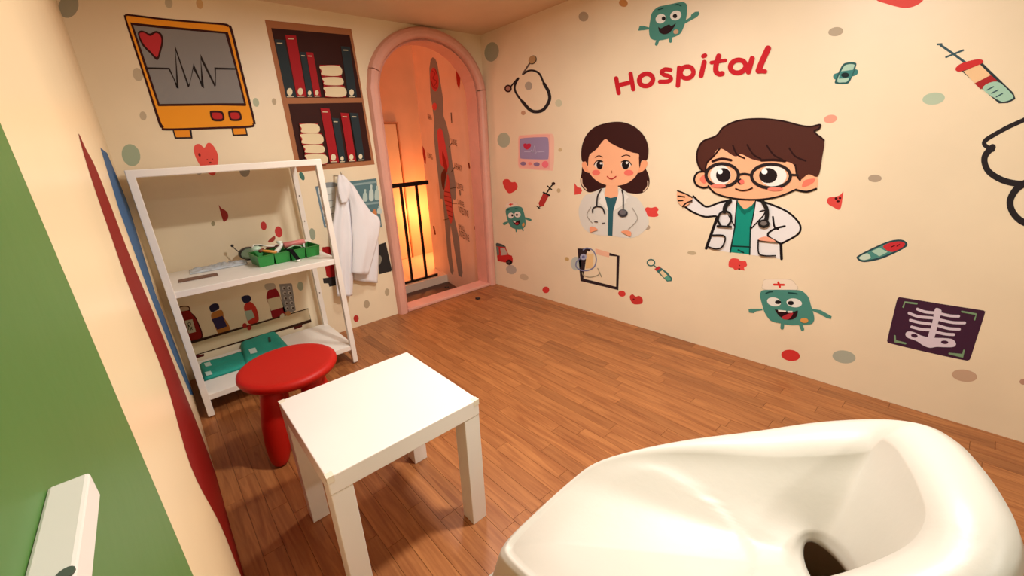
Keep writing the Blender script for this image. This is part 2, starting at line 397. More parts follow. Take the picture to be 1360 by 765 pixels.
# --- heart behind rack top etc (back wall)
def wall_dots(plane, parent, L, cat='printed_dot'):
    for i, (cx, cy, rx, ry, rot, c) in enumerate(L):
        draw(parent, plane, (0, 0), 1, [(cat, c, 'e', (cx, cy, rx, ry, rot))], base=1)
TE, GR, DG, RE, PK, BG = 'AFC0A6', 'B7AB98', 'AB9A82', 'CC4440', 'EFA08A', 'C9A887'
wall_dots('back', wall_back, [(91, 8, 13, 16, 20, 'A9A794'), (174, 206, 12, 15, -20, 'A7B79F'), (183, 99, 6.5, 9, -20, 'C5B79E'), (190, 154, 4.5, 6, -15, 'C5B79E'),
 (224, 4, 5, 7, -15, 'C8BFA6'), (265, 5, 4.5, 7, -15, 'D9B583'), (340, 136, 4, 6, -15, 'BCC8B0'), (364, 135, 3, 4.5, -10, 'C6B79B'), (264, 227, 5, 5, 0, 'B7AB98'),
 (325, 226, 7, 9, -5, 'A6A296'), (283, 297, 2.6, 3.2, 0, 'A29A78'), (350, 300, 4, 5.8, -10, RE), (415, 311, 4, 8, -8, '9DA692'),
 (399, 380, 4, 6, -5, 'A9B39C'), (473, 423, 3.5, 4.5, 0, 'C23A33'), (514, 388, 3, 5, 0, 'BFAE90'), (487, 404, 4, 5.5, 0, 'BBAA8E'), (401, 234, 3, 6, -25, '4C7B70')])
wall_dots('back', wall_back, [(370, 308, 5, 7.5, -10, RE)], 'printed_dot')
decal('heart_decal', 'pink-red smiling heart half hidden by the top of the white rack', 'back', (240, 180), 5.1, [
 ('heart', 'E85A4F', 'c', [(88, 90), (100, 62), (130, 58), (160, 82), (180, 52), (208, 55), (240, 100), (255, 150), (248, 210), (238, 250), (218, 272), (180, 250), (130, 200), (98, 140)]),
 ('eye', '6B1C1C', 'Me', [(127, 131, 8, 12, -20), (180, 163, 4, 4, 0), (216, 160, 3, 3, 0)]), ('mouth', '6B1C1C', 'e', (200, 184, 9, 5, 0))])
decal('heart_decal.001', 'small dark red heart seen through the white rack above the tray', 'back', (240, 180), 5.1, [
 ('heart', 'A93A35', 'c', [(258, 470), (275, 492), (300, 505), (320, 530), (318, 565), (292, 584), (278, 550), (268, 515)])])
decal('flower_decal', 'small red blot print on the wall just behind the green tray', 'back', (240, 180), 5.1, [
 ('petal', 'A9493C', 'c', [(590, 722), (605, 700), (635, 680), (640, 700), (620, 722)])])
# --- medicine shelf print between lower rack shelves
decal('medicine_shelf_decal', 'printed wall shelf drawn in thin brown lines behind the lower rack', 'back', (210, 360), 3.643, [
 ('shelf_board', 'D5C3A0', 'p', [(150, 348), (726, 182), (740, 240), (168, 410)]),
 ('bracket', '5A1E1A', 'Mp', [[(160, 413), (222, 400), (222, 412), (165, 428)], [(655, 266), (697, 254), (697, 270), (660, 283)]]),
 ('outline', '3B2418', 'L', [(150, 348), (726, 182), (740, 240), (168, 410)], 4)])
decal('medicine_jar_decal', 'dark red medicine jar print with white Rx label', 'back', (225, 370), 6.952, [
 ('outline', '4A0F0C', 'c', [(85, 285), (90, 262), (130, 252), (175, 255), (192, 275), (200, 310), (240, 350), (275, 420), (305, 500), (302, 555), (260, 582), (200, 588), (160, 565), (130, 500), (100, 400), (92, 340)]),
 ('jar', '8E1F17', 'c', [(97, 300), (190, 300), (205, 325), (240, 370), (270, 440), (293, 505), (290, 545), (250, 570), (200, 575), (170, 555), (140, 490), (110, 400), (103, 345)]),
 ('lid', 'C9AE90', 'c', [(92, 285), (98, 268), (130, 260), (170, 263), (182, 278), (178, 290), (140, 298), (102, 302)]),
 ('jar_label', 'C9C0A8', 'p', [(140, 390), (212, 375), (245, 490), (180, 508)]),
 ('lettering', '1E1A18', 'Ms', [[(172, 410), (178, 470)], [(172, 410), (190, 405), (196, 420), (178, 432)], [(180, 436), (212, 470)], [(192, 478), (208, 445)]], 6)])
decal('medicine_bottle_decal', 'orange bottle print with purple cap and purple label', 'back', (225, 370), 6.952, [
 ('bottle', 'BC7A38', 'c', [(392, 320), (470, 290), (495, 310), (505, 360), (545, 420), (562, 475), (545, 490), (460, 510), (440, 490), (410, 420), (388, 370)]),
 ('cap', '2C2540', 'c', [(368, 270), (380, 245), (420, 228), (452, 238), (460, 275), (440, 292), (395, 310), (378, 300)]),
 ('bottle_label', '3A2F55', 'p', [(390, 375), (490, 343), (532, 440), (440, 472)])])
decal('medicine_bottle_decal.001', 'red bottle print with pale label and navy cap, pills below', 'back', (225, 370), 6.952, [
 ('bottle', 'C5382A', 'c', [(700, 235), (745, 215), (790, 250), (815, 310), (825, 380), (800, 410), (740, 420), (715, 380), (700, 320), (688, 270)]),
 ('cap', '2A2745', 'c', [(665, 185), (680, 162), (720, 153), (748, 165), (752, 200), (725, 222), (690, 225)]),
 ('bottle_label', 'A9B8A8', 'p', [(693, 300), (760, 290), (788, 355), (720, 392)]),
 ('pill', 'B5302A', 'Me', [(695, 432, 21, 22, 0), (738, 452, 20, 24, 20)])])
decal('medicine_bottle_decal.002', 'dark red syrup bottle print with white cap and broad pale label', 'back', (340, 360), 5.464, [
 ('bottle', '8C1A22', 'c', [(90, 140), (140, 125), (168, 165), (180, 200), (205, 265), (218, 310), (190, 330), (125, 342), (110, 310), (95, 250), (75, 195)]),
 ('bottle_label', 'D4C8A8', 'p', [(80, 205), (172, 183), (198, 262), (108, 288)]),
 ('cap', 'B7AE9E', 'c', [(62, 105), (75, 92), (125, 88), (140, 105), (138, 125), (85, 138), (68, 128)]),
 ('pill', 'D7CDB4', 'Me', [(190, 325, 20, 14, -50), ]), ('pill', 'B98458', 'e', (232, 308, 20, 18, 0))])
bl = [('foil', '8D8A88', 'p', [(168, 95), (255, 88), (262, 100), (288, 285), (270, 296), (205, 300), (195, 280)])]
for i in range(5):
    for j in range(2): bl.append(('blister', 'C9C5BE' if j else 'B9B5AE', 'e', (200+i*6+j*38, 124+i*36-j*3, 13, 13, 0))); bl.append(('blister_shadow', '4E4340', 'e', (204+i*6+j*38, 126+i*36-j*3, 7, 8, 0)))
decal('blister_pack_decal', 'grey blister pack print with ten pills beside the syrup bottle', 'back', (340, 360), 5.464, bl)
# --- chart and cupboard prints behind the coat
ch = [('board', '6E8797', 'p', [(55, 112), (160, 92), (160, 330), (103, 332)]), ('paper', 'DCE0DA', 'p', [(68, 120), (160, 104), (160, 318), (110, 322)]), ('clip', '8F9698', 'c', [(80, 105), (120, 90), (165, 92), (165, 112), (85, 120)])]
for i, c in enumerate(('2F4352', 'C9B79A', 'A33232', '3E4A52', '5A6A70')):
    ch.append(('tick_box', c, 'L', [(80+i*7, 150+i*36), (92+i*7, 148+i*36), (95+i*7, 162+i*36), (83+i*7, 164+i*36)], 4)); ch.append(('line_of_text', '8A8F90', 'l', [(104+i*7, 156+i*35), (150, 150+i*35)], 3))
decal('clipboard_decal', 'blue-grey clipboard checklist print partly behind the hanging white coat', 'back', (405, 220), 4.03, ch)
cb = [('cupboard_back', '5E7F86', 'p', [(235, 85), (382, 68), (412, 330), (300, 330)]), ('shelf_board', '8FA9AB', 'Mp', [[(240, 100), (384, 82), (386, 92), (242, 110)], [(280, 205), (395, 192), (397, 202), (282, 216)]])]
for x, y, h, c in ((322, 188, 60, 'B9CFC8'), (355, 184, 80, 'C6D8D2'), (385, 180, 70, 'B9CFC8'), (372, 262, 28, 'D48A55'), (398, 255, 40, 'C6D8D2')):
    cb.append(('printed_bottle', c, 'c', [(x-11, y), (x-11, y-h*.6), (x-5, y-h*.72), (x-5, y-h), (x+5, y-h), (x+5, y-h*.72), (x+11, y-h*.6), (x+11, y)]))
decal('medicine_cabinet_decal', 'teal cabinet print holding pale bottles, between hanging coat and pink arch', 'back', (405, 220), 4.03, cb)
decal('armchair_decal', 'dark charcoal printed shape low on the wall by the pink arch post', 'back', (405, 220), 4.03, [
 ('seat', '33302F', 'p', [(390, 425), (432, 410), (465, 555), (462, 565), (395, 582)]), ('cushion', '8F8878', 'c', [(392, 490), (402, 480), (412, 500), (400, 530), (393, 525)])])
decal('extinguisher_decal', 'red printed shape with charcoal foot low on the wall behind rack leg', 'back', (405, 220), 4.03, [
 ('body', 'A8201F', 'c', [(92, 450), (105, 436), (135, 436), (150, 460), (165, 560), (165, 592), (120, 595), (110, 560)]),
 ('foot', '33302F', 'p', [(95, 603), (165, 592), (168, 640), (130, 648), (125, 630), (100, 630)])])
# --- left wall shapes
decal('red_stripe_decal', 'long dark red pointed stripe on the left wall, nearest the green panel', 'left', (0, 0), 1, [
 ('stripe', '7C0C0A', 'c', [(104, 178), (114, 198), (127, 223), (148, 276), (170, 334), (206, 421), (237, 500), (277, 603), (303, 680), (324, 760), (320, 765), (293, 698), (253, 619), (218, 500), (174, 389), (146, 310), (119, 231)])])
decal('blue_stripe_decal', 'narrow blue stripe on the left wall next to the white rack leg', 'left', (0, 0), 1, [
 ('stripe', '2F6090', 'p', [(133, 196), (142, 203), (156, 236), (170, 271), (206, 389), (237, 469), (257, 524), (253, 524), (229, 469), (198, 389), (158, 279)])])
# --- right wall
decal('lettering_sign', 'bold red Hospital lettering on the right wall above the two doctors', 'right', (750, 0), 4.533, [
 ('letter_h', 'C4202B', 'Ml', [[(310, 472), (325, 560)], [(397, 445), (413, 537)], [(318, 515), (405, 494)]], 27),
 ('letter_o', 'C4202B', 'ME', [(490, 481, 42, 36, -20)], 29),
 ('letter_s', 'C4202B', 'Ms', [[(637, 421), (603, 418), (584, 434), (598, 450), (628, 458), (640, 475), (622, 490), (574, 492)]], 26),
 ('letter_p', 'C4202B', 'Ml', [[(690, 408), (682, 515)]], 28), ('letter_p_bowl', 'C4202B', 'ME', [(737, 436, 39, 35, -15)], 28),
 ('letter_i', 'C4202B', 'Ml', [[(841, 375), (822, 455)]], 30), ('letter_i_dot', 'C4202B', 'Ml', [[(835, 339), (846, 334)]], 26),
 ('letter_t', 'C4202B', 'Ms', [[(928, 338), (912, 395), (912, 430), (930, 445), (948, 443)]], 32), ('letter_t_bar', 'C4202B', 'Ml', [[(884, 377), (968, 364)]], 22),
 ('letter_a', 'C4202B', 'ME', [(1045, 400, 47, 38, -15)], 30), ('letter_a_stem', 'C4202B', 'Ml', [[(1130, 353), (1107, 432)]], 32),
 ('letter_l', 'C4202B', 'Ms', [[(1226, 292), (1190, 370), (1168, 425)]], 36), ('letter_l_foot', 'C4202B', 'Ml', [[(1170, 427), (1208, 430)]], 26)], cat='wall lettering')
SK, HR = 'F6B58C', '3A1C1A'
decal('woman_doctor_decal', 'cartoon woman doctor with dark bob hair, white coat and stethoscope', 'right', (750, 150), 4.25, [
 ('back_hair', HR, 'c', [(105, 290), (95, 340), (88, 385), (100, 420), (135, 448), (180, 440), (240, 425), (300, 415), (340, 445), (400, 456), (445, 448), (475, 415), (478, 370), (460, 320), (430, 280), (300, 240), (160, 250)]),
 ('hair_shine', 'E3C4A8', 'Ms', [[(96, 372), (100, 405), (124, 434)], [(469, 385), (468, 415), (445, 442)]], 6),
 ('coat', 'DCD9D0', 'c', [(200, 430), (150, 455), (115, 465), (85, 520), (80, 570), (95, 630), (130, 670), (190, 690), (260, 694), (340, 705), (400, 700), (450, 665), (475, 620), (460, 560), (420, 490), (370, 460), (320, 430), (260, 420)]),
 ('shirt', '31606A', 'p', [(222, 468), (298, 472), (290, 520), (275, 555), (270, 694), (243, 692), (246, 555), (232, 520)]),
 ('neck', SK, 'p', [(236, 405), (300, 405), (304, 470), (260, 480), (222, 468)]),
 ('lapel', 'EDEAE2', 'Mp', [[(205, 432), (222, 450), (246, 548), (190, 500), (205, 480), (182, 470)], [(310, 432), (335, 450), (365, 475), (345, 490), (352, 505), (276, 552), (300, 470)]]),
 ('ear', 'F4A77C', 'Mc', [[(98, 285), (110, 272), (135, 285), (145, 335), (118, 332), (103, 312)], [(468, 280), (452, 265), (428, 285), (415, 335), (440, 330), (460, 308)]]),
 ('face', SK, 'c', [(130, 230), (128, 300), (145, 345), (185, 385), (240, 408), (290, 412), (350, 398), (395, 365), (420, 320), (425, 250), (400, 190), (300, 150), (225, 140), (160, 170)]),
 ('hair', HR, 'c', [(228, 148), (180, 205), (140, 240), (132, 300), (120, 275), (98, 270), (96, 200), (120, 130), (170, 80), (250, 54), (330, 52), (400, 80), (450, 130), (473, 190), (472, 245), (460, 268), (436, 268), (424, 310), (420, 260), (418, 232), (380, 222), (310, 195), (258, 168)]),
 ('cheek', 'EE7768', 'Me', [(179, 337, 23, 16, 0), (363, 338, 27, 17, 0)]),
 ('eye_white', 'EBDCD0', 'Me', [(195, 293, 26, 20, 0), (347, 293, 28, 22, 0)]),
 ('eye', '1E1416', 'Me', [(199, 294, 18, 24, 0), (345, 293, 21, 25, 0)]), ('eye_glint', 'F2EAE4', 'Me', [(206, 284, 6, 6, 0), (353, 281, 7, 7, 0)]),
 ('lash', '1E1416', 'Ms', [[(168, 292), (178, 275), (198, 268), (216, 274)], [(322, 276), (342, 268), (365, 274), (378, 292)]], 5),
 ('eyebrow', '3A1C1A', 'Ms', [[(176, 250), (195, 241), (215, 249)], [(324, 246), (348, 237), (371, 243)]], 5),
 ('nose', 'B5704A', 'e', (267, 333, 4, 8, 0)), ('mouth', 'B2252C', 'Ms', [[(243, 358), (255, 369), (270, 372), (292, 358)]], 6),
 ('coat_line', '9A958C', 'Ms', [[(150, 530), (128, 575), (158, 620)], [(385, 535), (413, 598), (362, 655)]], 3),
 ('stethoscope_tube', '2E2A2E', 'Ms', [[(208, 432), (188, 470), (184, 525)], [(326, 436), (333, 470), (333, 540)], [(160, 560), (163, 538), (186, 527), (215, 535), (229, 568)]], 8),
 ('chest_piece', '3D3B40', 'e', (331, 565, 28, 22, 0)), ('chest_piece_disc', '6E6C70', 'e', (331, 560, 20, 14, 0)),
 ('earpiece', '4A464A', 'Ml', [[(172, 612), (188, 614)], [(216, 622), (229, 620)]], 5),
 ('hand', 'F0A27C', 'Mc', [[(145, 645), (165, 641), (190, 658), (165, 668), (148, 672)], [(322, 668), (355, 662), (378, 672), (374, 695), (350, 686)]])])
decal('man_doctor_decal', 'cartoon boy doctor with brown hair and round glasses pointing left', 'right', (890, 140), 3.479, [
 ('coat', 'E9E6E6', 'p', [(280, 436), (175, 470), (110, 425), (62, 462), (100, 490), (170, 515), (218, 515), (165, 662), (280, 680), (290, 640), (370, 640), (368, 690), (515, 710), (512, 638), (560, 615), (602, 575), (595, 540), (540, 480), (455, 450), (400, 436)]),
 ('coat_outline', '1C1517', 'Ms', [[(280, 438), (230, 448), (172, 468), (140, 450), (108, 420)], [(62, 462), (100, 490), (160, 514), (218, 516), (195, 580), (165, 660)], [(400, 438), (460, 455), (540, 490), (590, 535), (603, 570), (585, 600), (512, 640)], [(475, 515), (482, 560), (498, 572)], [(530, 558), (480, 572), (452, 602), (512, 640)]], 9.5),
 ('coat_edge', '1C1517', 'Ml', [[(512, 640), (515, 708)], [(218, 516), (167, 660)]], 13.5),
 ('scrubs', '17917F', 'p', [(310, 440), (395, 440), (385, 500), (372, 570), (368, 688), (278, 678), (292, 600), (302, 520)]),
 ('scrubs_line', '14332F', 'Ml', [[(284, 650), (370, 654)], [(372, 560), (368, 688)], [(300, 560), (278, 678)], [(315, 668), (340, 680)]], 6.8),
 ('neck', SK, 'p', [(320, 425), (395, 425), (390, 455), (345, 480), (312, 452)]),
 ('collar', '0F6E60', 'Ms', [[(310, 450), (335, 485), (345, 497)], [(395, 450), (365, 485), (335, 490)]], 13.5),
 ('lapel', 'E9E6E6', 'Mp', [[(268, 440), (310, 440), (300, 560), (270, 500), (288, 490)], [(395, 440), (455, 465), (410, 490), (432, 505), (372, 572), (385, 500)]]),
 ('lapel_line', '1C1517', 'Ms', [[(310, 440), (302, 520), (300, 560)], [(270, 505), (300, 560)], [(396, 440), (385, 510), (372, 572)], [(432, 508), (372, 572)], [(415, 490), (440, 485), (432, 508)]], 5.4),
 ('ear', SK, 'Mc', [[(165, 305), (130, 308), (112, 335), (120, 365), (150, 380), (178, 378), (175, 330)], [(590, 330), (640, 318), (680, 330), (676, 385), (630, 397), (580, 390)]]),
 ('ear_shade', 'EE7F68', 'Mc', [[(165, 320), (142, 332), (140, 348), (158, 362), (170, 350)], [(610, 370), (625, 345), (670, 338), (660, 360), (620, 378)]]),
 ('ear_line', '1C1517', 'Ms', [[(165, 305), (130, 310), (113, 338), (122, 366), (150, 380), (175, 378)], [(676, 385), (632, 398), (583, 390)]], 9.5),
 ('face', SK, 'c', [(170, 260), (172, 330), (185, 385), (225, 412), (300, 430), (390, 435), (470, 428), (540, 408), (590, 380), (595, 300), (580, 240), (480, 190), (330, 160), (220, 170)]),
 ('face_line', '1C1517', 'Ms', [[(178, 372), (205, 402), (260, 422), (340, 434), (430, 433), (510, 418), (583, 388)]], 8.1),
 ('hair', '502A22', 'c', [(165, 310), (140, 290), (127, 250), (128, 205), (155, 165), (215, 140), (250, 100), (320, 70), (420, 62), (520, 72), (600, 92), (650, 98), (696, 88), (690, 108), (668, 122), (712, 158), (705, 230), (685, 325), (640, 318), (600, 345), (585, 320), (568, 270), (500, 255), (430, 258), (380, 248), (330, 225), (300, 235), (232, 198), (195, 240), (172, 268)]),
 ('hair_line', '2B1312', 'Ms', [[(165, 310), (140, 290), (126, 250), (130, 205), (155, 165), (215, 140), (250, 100), (320, 70), (420, 62), (520, 72), (600, 92), (650, 98), (694, 89), (688, 108), (668, 122), (712, 160)], [(232, 198), (205, 232), (172, 265), (165, 300)], [(292, 185), (310, 225), (345, 244)], [(358, 182), (385, 225), (420, 246)], [(448, 184), (480, 228), (520, 250)], [(552, 198), (580, 235), (628, 256)], [(580, 275), (588, 325), (602, 345)]], 8.1),
 ('eyebrow', '2B1312', 'Ms', [[(198, 258), (240, 246), (284, 253)], [(424, 254), (480, 252), (532, 257)]], 12.2),
 ('eye_white', 'F4EDE6', 'Me', [(235, 322, 48, 46, 0), (478, 325, 62, 50, 0)]),
 ('eye', '231B1D', 'Me', [(248, 322, 34, 33, 0), (455, 324, 42, 35, 0)]), ('eye_glint', 'FFFFFF', 'Me', [(233, 306, 12, 11, 0), (438, 306, 14, 12, 0)]),
 ('glasses', '2B2223', 'ME', [(243, 322, 75, 53, 0), (468, 326, 90, 55, 0)], 14.9), ('glasses_bridge', '2B2223', 'Ms', [[(318, 321), (345, 316), (378, 322)], [(558, 320), (590, 322)]], 10.8),
 ('cheek', 'F08672', 'Me', [(225, 372, 35, 9, 0), (488, 386, 36, 9, 0)]),
 ('nose', 'EE7468', 'e', (333, 352, 12, 12, 0)), ('nose_line', '1C1517', 's', [(328, 340), (316, 350), (325, 362)], 6.8),
 ('mouth', '2B1312', 's', [(306, 384), (330, 392), (360, 390), (382, 381)], 6.8),
 ('hand', SK, 'c', [(38, 394), (75, 408), (105, 425), (95, 450), (65, 466), (38, 440)]), ('hand_line', '1C1517', 'Ms', [[(38, 394), (75, 408), (105, 424)], [(62, 466), (78, 450), (104, 440)], [(40, 418), (70, 422)], [(42, 440), (62, 438)]], 6.8),
 ('pocket_line', '1C1517', 'Ms', [[(195, 598), (255, 603), (245, 650), (215, 662), (180, 652)], [(410, 622), (498, 630)], [(410, 622), (412, 680), (440, 693), (488, 693)]], 6.8),
 ('pocket_hand', 'EFA78A', 'c', [(415, 612), (450, 605), (490, 628), (420, 622)]),
 ('stethoscope_tube', '22201F', 'Ms', [[(280, 440), (258, 465), (255, 490)], [(432, 445), (450, 480), (448, 520), (440, 535)]], 18.9), ('stethoscope_headset', '22201F', 'Ms', [[(255, 485), (232, 500), (225, 530), (240, 558)], [(258, 485), (282, 500), (285, 530), (268, 558)], [(222, 556), (285, 560)]], 9.5),
 ('chest_piece', '22201F', 'e', (436, 545, 27, 20, 0)), ('chest_piece_disc', '77706C', 'e', (436, 543, 15, 10, 0))])
def germ(name, label, O, S, body, eyes, pup, mouth, brow, arms, legs, patch, cap=None, tooth=None, tongue=None):
    P = [('arm', '4F8C7F', 'Mp', arms), ('leg', '4F8C7F', 'Ml', legs[0], legs[1]), ('body', '4C8C80', 'c', body),
         ('eye_white', 'E8E6DE', 'Me', eyes), ('pupil', '1E1C1E', 'Me', pup), ('mouth', '2A1418', 'c', mouth), ('eyebrow', '1F4A46', 'Ms', brow[0], brow[1])]
    if tongue: P.append(('tongue', 'B2333B', 'c', tongue))
    if tooth: P.append(('tooth', 'E8E2D8', 'Mp', tooth))
    P.append(('cheek_patch', 'D79A55' if cap else 'C9A585', 'e', patch))
    if cap: P = [('cap_outline', 'B9A48C', 'C', cap[0], cap[1]), ('cap', 'EFE0CB', 'c', cap[0]), ('cross', 'D8362F', 'Ml', cap[2], cap[3])]+P
    return decal(name, label, 'right', O, S, P)
germ('germ_decal', 'green smiling germ waving, at top of right wall above the lettering', (840, 0), 12.75,
 [(430, 120), (600, 80), (760, 45), (860, 35), (920, 80), (925, 200), (905, 340), (860, 480), (800, 580), (680, 635), (500, 680), (370, 680), (300, 630), (280, 500), (300, 350), (330, 220)],
 [(480, 317, 90, 78, -30), (735, 262, 98, 80, -25)], [(530, 313, 34, 36, 0), (722, 272, 38, 36, 0)],
 [(440, 455), (480, 480), (560, 440), (625, 415), (660, 440), (735, 395), (700, 470), (620, 560), (530, 582), (460, 540)],
 ([[(440, 162), (480, 155), (525, 138)], [(725, 85), (770, 75), (825, 102)]], 18),
 [[(95, 520), (120, 440), (180, 435), (290, 465), (290, 495), (200, 510)], [(890, 350), (985, 285), (1000, 240), (1060, 200), (1120, 195), (1140, 235), (1090, 290), (880, 405)]],
 ([[(435, 670), (405, 750)], [(650, 630), (645, 700)]], 52), (740, 538, 45, 38, -20))
germ('germ_decal.001', 'large green germ in white nurse cap, low on right wall under the boy doctor', (990, 360), 8.5,
 [(200, 215), (300, 210), (440, 210), (560, 212), (640, 225), (710, 290), (740, 380), (775, 500), (775, 560), (740, 598), (650, 605), (520, 610), (400, 590), (290, 560), (220, 470), (190, 380), (165, 280), (175, 235)],
 [(325, 347, 80, 50, 12), (552, 358, 88, 50, 8)], [(370, 350, 35, 22, 0), (514, 360, 35, 24, 0)],
 [(335, 432), (380, 440), (460, 455), (540, 460), (592, 445), (580, 510), (530, 545), (460, 545), (395, 515), (355, 470)],
 ([[(235, 250), (270, 236), (305, 230)], [(488, 243), (540, 248), (585, 256)]], 15),
 [[(35, 430), (60, 425), (190, 425), (195, 442), (120, 455), (95, 475), (40, 468)], [(755, 425), (850, 440), (975, 510), (965, 540), (920, 530), (830, 480), (760, 450)]],
 ([[(420, 590), (415, 640)], [(620, 595), (645, 655)]], 40), (668, 555, 45, 28, 5),
 cap=([(222, 208), (200, 140), (215, 100), (300, 90), (490, 95), (550, 130), (572, 212)], 6, [[(325, 152), (435, 155)], [(372, 128), (390, 178)]], 24),
 tooth=[[(370, 435), (462, 445), (460, 462), (375, 455)], [(480, 448), (535, 448), (532, 468), (480, 468)]],
 tongue=[(410, 525), (450, 495), (520, 470), (540, 480), (500, 535), (450, 545)])
germ('germ_decal.002', 'small green germ near the corner, between red heart and red car', (655, 265), 7.65,
 [(140, 90), (180, 75), (240, 68), (290, 78), (310, 120), (325, 180), (332, 240), (320, 280), (290, 298), (240, 300), (190, 285), (160, 240), (140, 180), (128, 120)],
 [(182, 162, 28, 30, 0), (249, 152, 32, 30, 0)], [(196, 160, 11, 12, 0), (242, 155, 12, 12, 0)],
 [(195, 210), (230, 225), (272, 208), (272, 240), (250, 262), (220, 250)],
 ([[(145, 108), (170, 96)], [(225, 90), (250, 92)]], 7),
 [[(98, 240), (115, 230), (150, 220), (155, 235), (125, 258), (105, 258)], [(315, 178), (345, 182), (392, 200), (388, 220), (365, 215), (318, 195)]],
 ([[(232, 295), (236, 325)], [(295, 285), (305, 315)]], 14), (310, 255, 12, 20, 10),
 cap=([(135, 85), (135, 40), (180, 22), (230, 30), (250, 66)], 1, [[(165, 50), (198, 46)], [(182, 42), (182, 56)]], 10), tooth=[[(205, 214), (232, 224), (228, 236), (208, 226)]],
 tongue=[(225, 245), (245, 232), (262, 240), (245, 258)])
decal('stethoscope_decal', 'black and tan stethoscope print near the corner beside the arch', 'right', (640, 40), 5.467, [
 ('tube', '2A2628', 'Ms', [[(265, 350), (240, 400), (245, 450), (290, 515), (350, 580), (400, 592), (450, 575), (490, 510), (485, 450), (450, 385), (420, 320), (380, 295), (340, 295), (298, 318)]], 15),
 ('tube_sleeve', '2A2628', 'Ms', [[(295, 520), (350, 580), (400, 593), (450, 575), (490, 510), (485, 450), (452, 390)]], 24),
 ('ear_stem', '6B5A52', 'Ml', [[(300, 312), (345, 245)]], 12), ('ear_stem', '2A1C1C', 'l', [(260, 350), (212, 408)], 11),
 ('ear_tip', '3A2A26', 'e', (369, 216, 28, 34, 30)), ('ear_tip', 'B89468', 'e', (367, 214, 25, 30, 30)), ('ear_tip', '3A1F1D', 'e', (192, 424, 27, 28, 0)), ('ear_tip', 'AD7F70', 'e', (192, 424, 16, 17, 0))])
decal('small_monitor_decal', 'small pink cartoon monitor with lilac screen, left of the woman doctor', 'right', (680, 170), 12.75, [
 ('casing_glow', 'F5C3AE', 'c', [(110, 150), (200, 120), (600, 95), (700, 125), (715, 300), (700, 680), (620, 720), (200, 690), (110, 650), (105, 400)]),
 ('casing', 'F2B2A6', 'c', [(120, 165), (200, 135), (600, 110), (640, 150), (645, 400), (640, 670), (590, 700), (200, 670), (120, 630), (118, 400)]),
 ('screen', '9C8DB0', 'c', [(135, 210), (145, 180), (250, 165), (450, 155), (585, 155), (615, 190), (625, 350), (618, 500), (590, 530), (400, 530), (170, 520), (140, 490), (130, 350)]),
 ('heart', 'C22E48', 'c', [(195, 275), (225, 260), (255, 270), (290, 260), (322, 275), (315, 320), (270, 360), (235, 358), (200, 320)]),
 ('trace', 'C9C0D8', 'Ml', [[(210, 400), (310, 402), (330, 375), (352, 420), (385, 290), (400, 445), (430, 390), (445, 405), (550, 398)]], 8),
 ('button', '8E7595', 'Me', [(192, 603, 48, 32, 0), (420, 614, 52, 34, 0)]), ('button', 'EE8C80', 'e', (310, 605, 32, 26, 0)), ('button', 'F27886', 'e', (565, 615, 56, 58, 0))])
decal('heart_decal.002', 'plain red heart left of the small syringe near the corner', 'right', (640, 160), 3.323, [('heart', 'DA4440', 'c', [(92, 275), (100, 260), (118, 260), (130, 272), (148, 272), (158, 290), (150, 308), (122, 322), (104, 305)])])
decal('syringe_decal', 'small red syringe print with black plunger, left of woman doctor', 'right', (640, 160), 3.323, [
 ('barrel', 'B53A35', 'p', [(272, 318), (298, 328), (272, 378), (255, 382), (250, 365)]), ('plunger', '26201F', 'Ml', [[(285, 322), (300, 298), (315, 280)], [(290, 290), (308, 305)]], 6), ('collar', '26201F', 'l', [(272, 318), (298, 330)], 7),
 ('plunger_end', '3A1F1D', 'e', (316, 279, 8, 7, 0)), ('needle', '26201F', 'Ml', [[(256, 380), (250, 387)], [(243, 378), (256, 388)]], 4)])
decal('car_decal', 'red toy car print at floor corner, cut off by the pink arch post', 'right', (655, 265), 7.65, [
 ('roof', '4F5A58', 'c', [(30, 445), (70, 448), (110, 465), (130, 485), (100, 490), (40, 490)]),
 ('body', 'C5302E', 'p', [(30, 475), (60, 478), (125, 485), (158, 560), (190, 570), (200, 600), (198, 640), (130, 640), (45, 625), (38, 560)]),
 ('window', 'BDB3A6', 'p', [(72, 492), (118, 492), (150, 560), (82, 568)]), ('window', '6E8076', 'p', [(30, 478), (55, 482), (62, 560), (42, 570)]),
 ('wheel', '231B1B', 'e', (163, 637, 31, 27, 10)), ('hubcap', '5A4A48', 'e', (160, 636, 12, 10, 0))])
decal('clipboard_decal.001', 'black-rimmed clipboard print with a lilac stethoscope under the woman doctor', 'right', (740, 310), 5.037, [
 ('board', '33272A', 'Ml', [[(212, 112), (168, 108), (166, 310), (402, 368), (408, 152), (350, 140)]], 19), ('clip', 'F0BC9E', 'p', [(255, 100), (350, 128), (348, 160), (258, 138)]),
 ('paper', 'E9C68F', 'p', [(195, 135), (245, 135), (240, 230), (190, 235)]),
 ('tube', '7F83A4', 'Ms', [[(175, 110), (200, 98), (240, 115), (262, 165), (250, 220), (210, 246), (160, 245), (130, 225), (128, 195), (150, 170), (178, 158)]], 8),
 ('chest_piece', 'A9ADC6', 'e', (176, 157, 22, 20, 0)), ('chest_piece_disc', '6C709A', 'e', (176, 157, 10, 9, 0)), ('headset', 'A39A82', 'Ms', [[(170, 262), (178, 280), (220, 292), (270, 280), (288, 262)], [(272, 232), (298, 290)]], 6)])
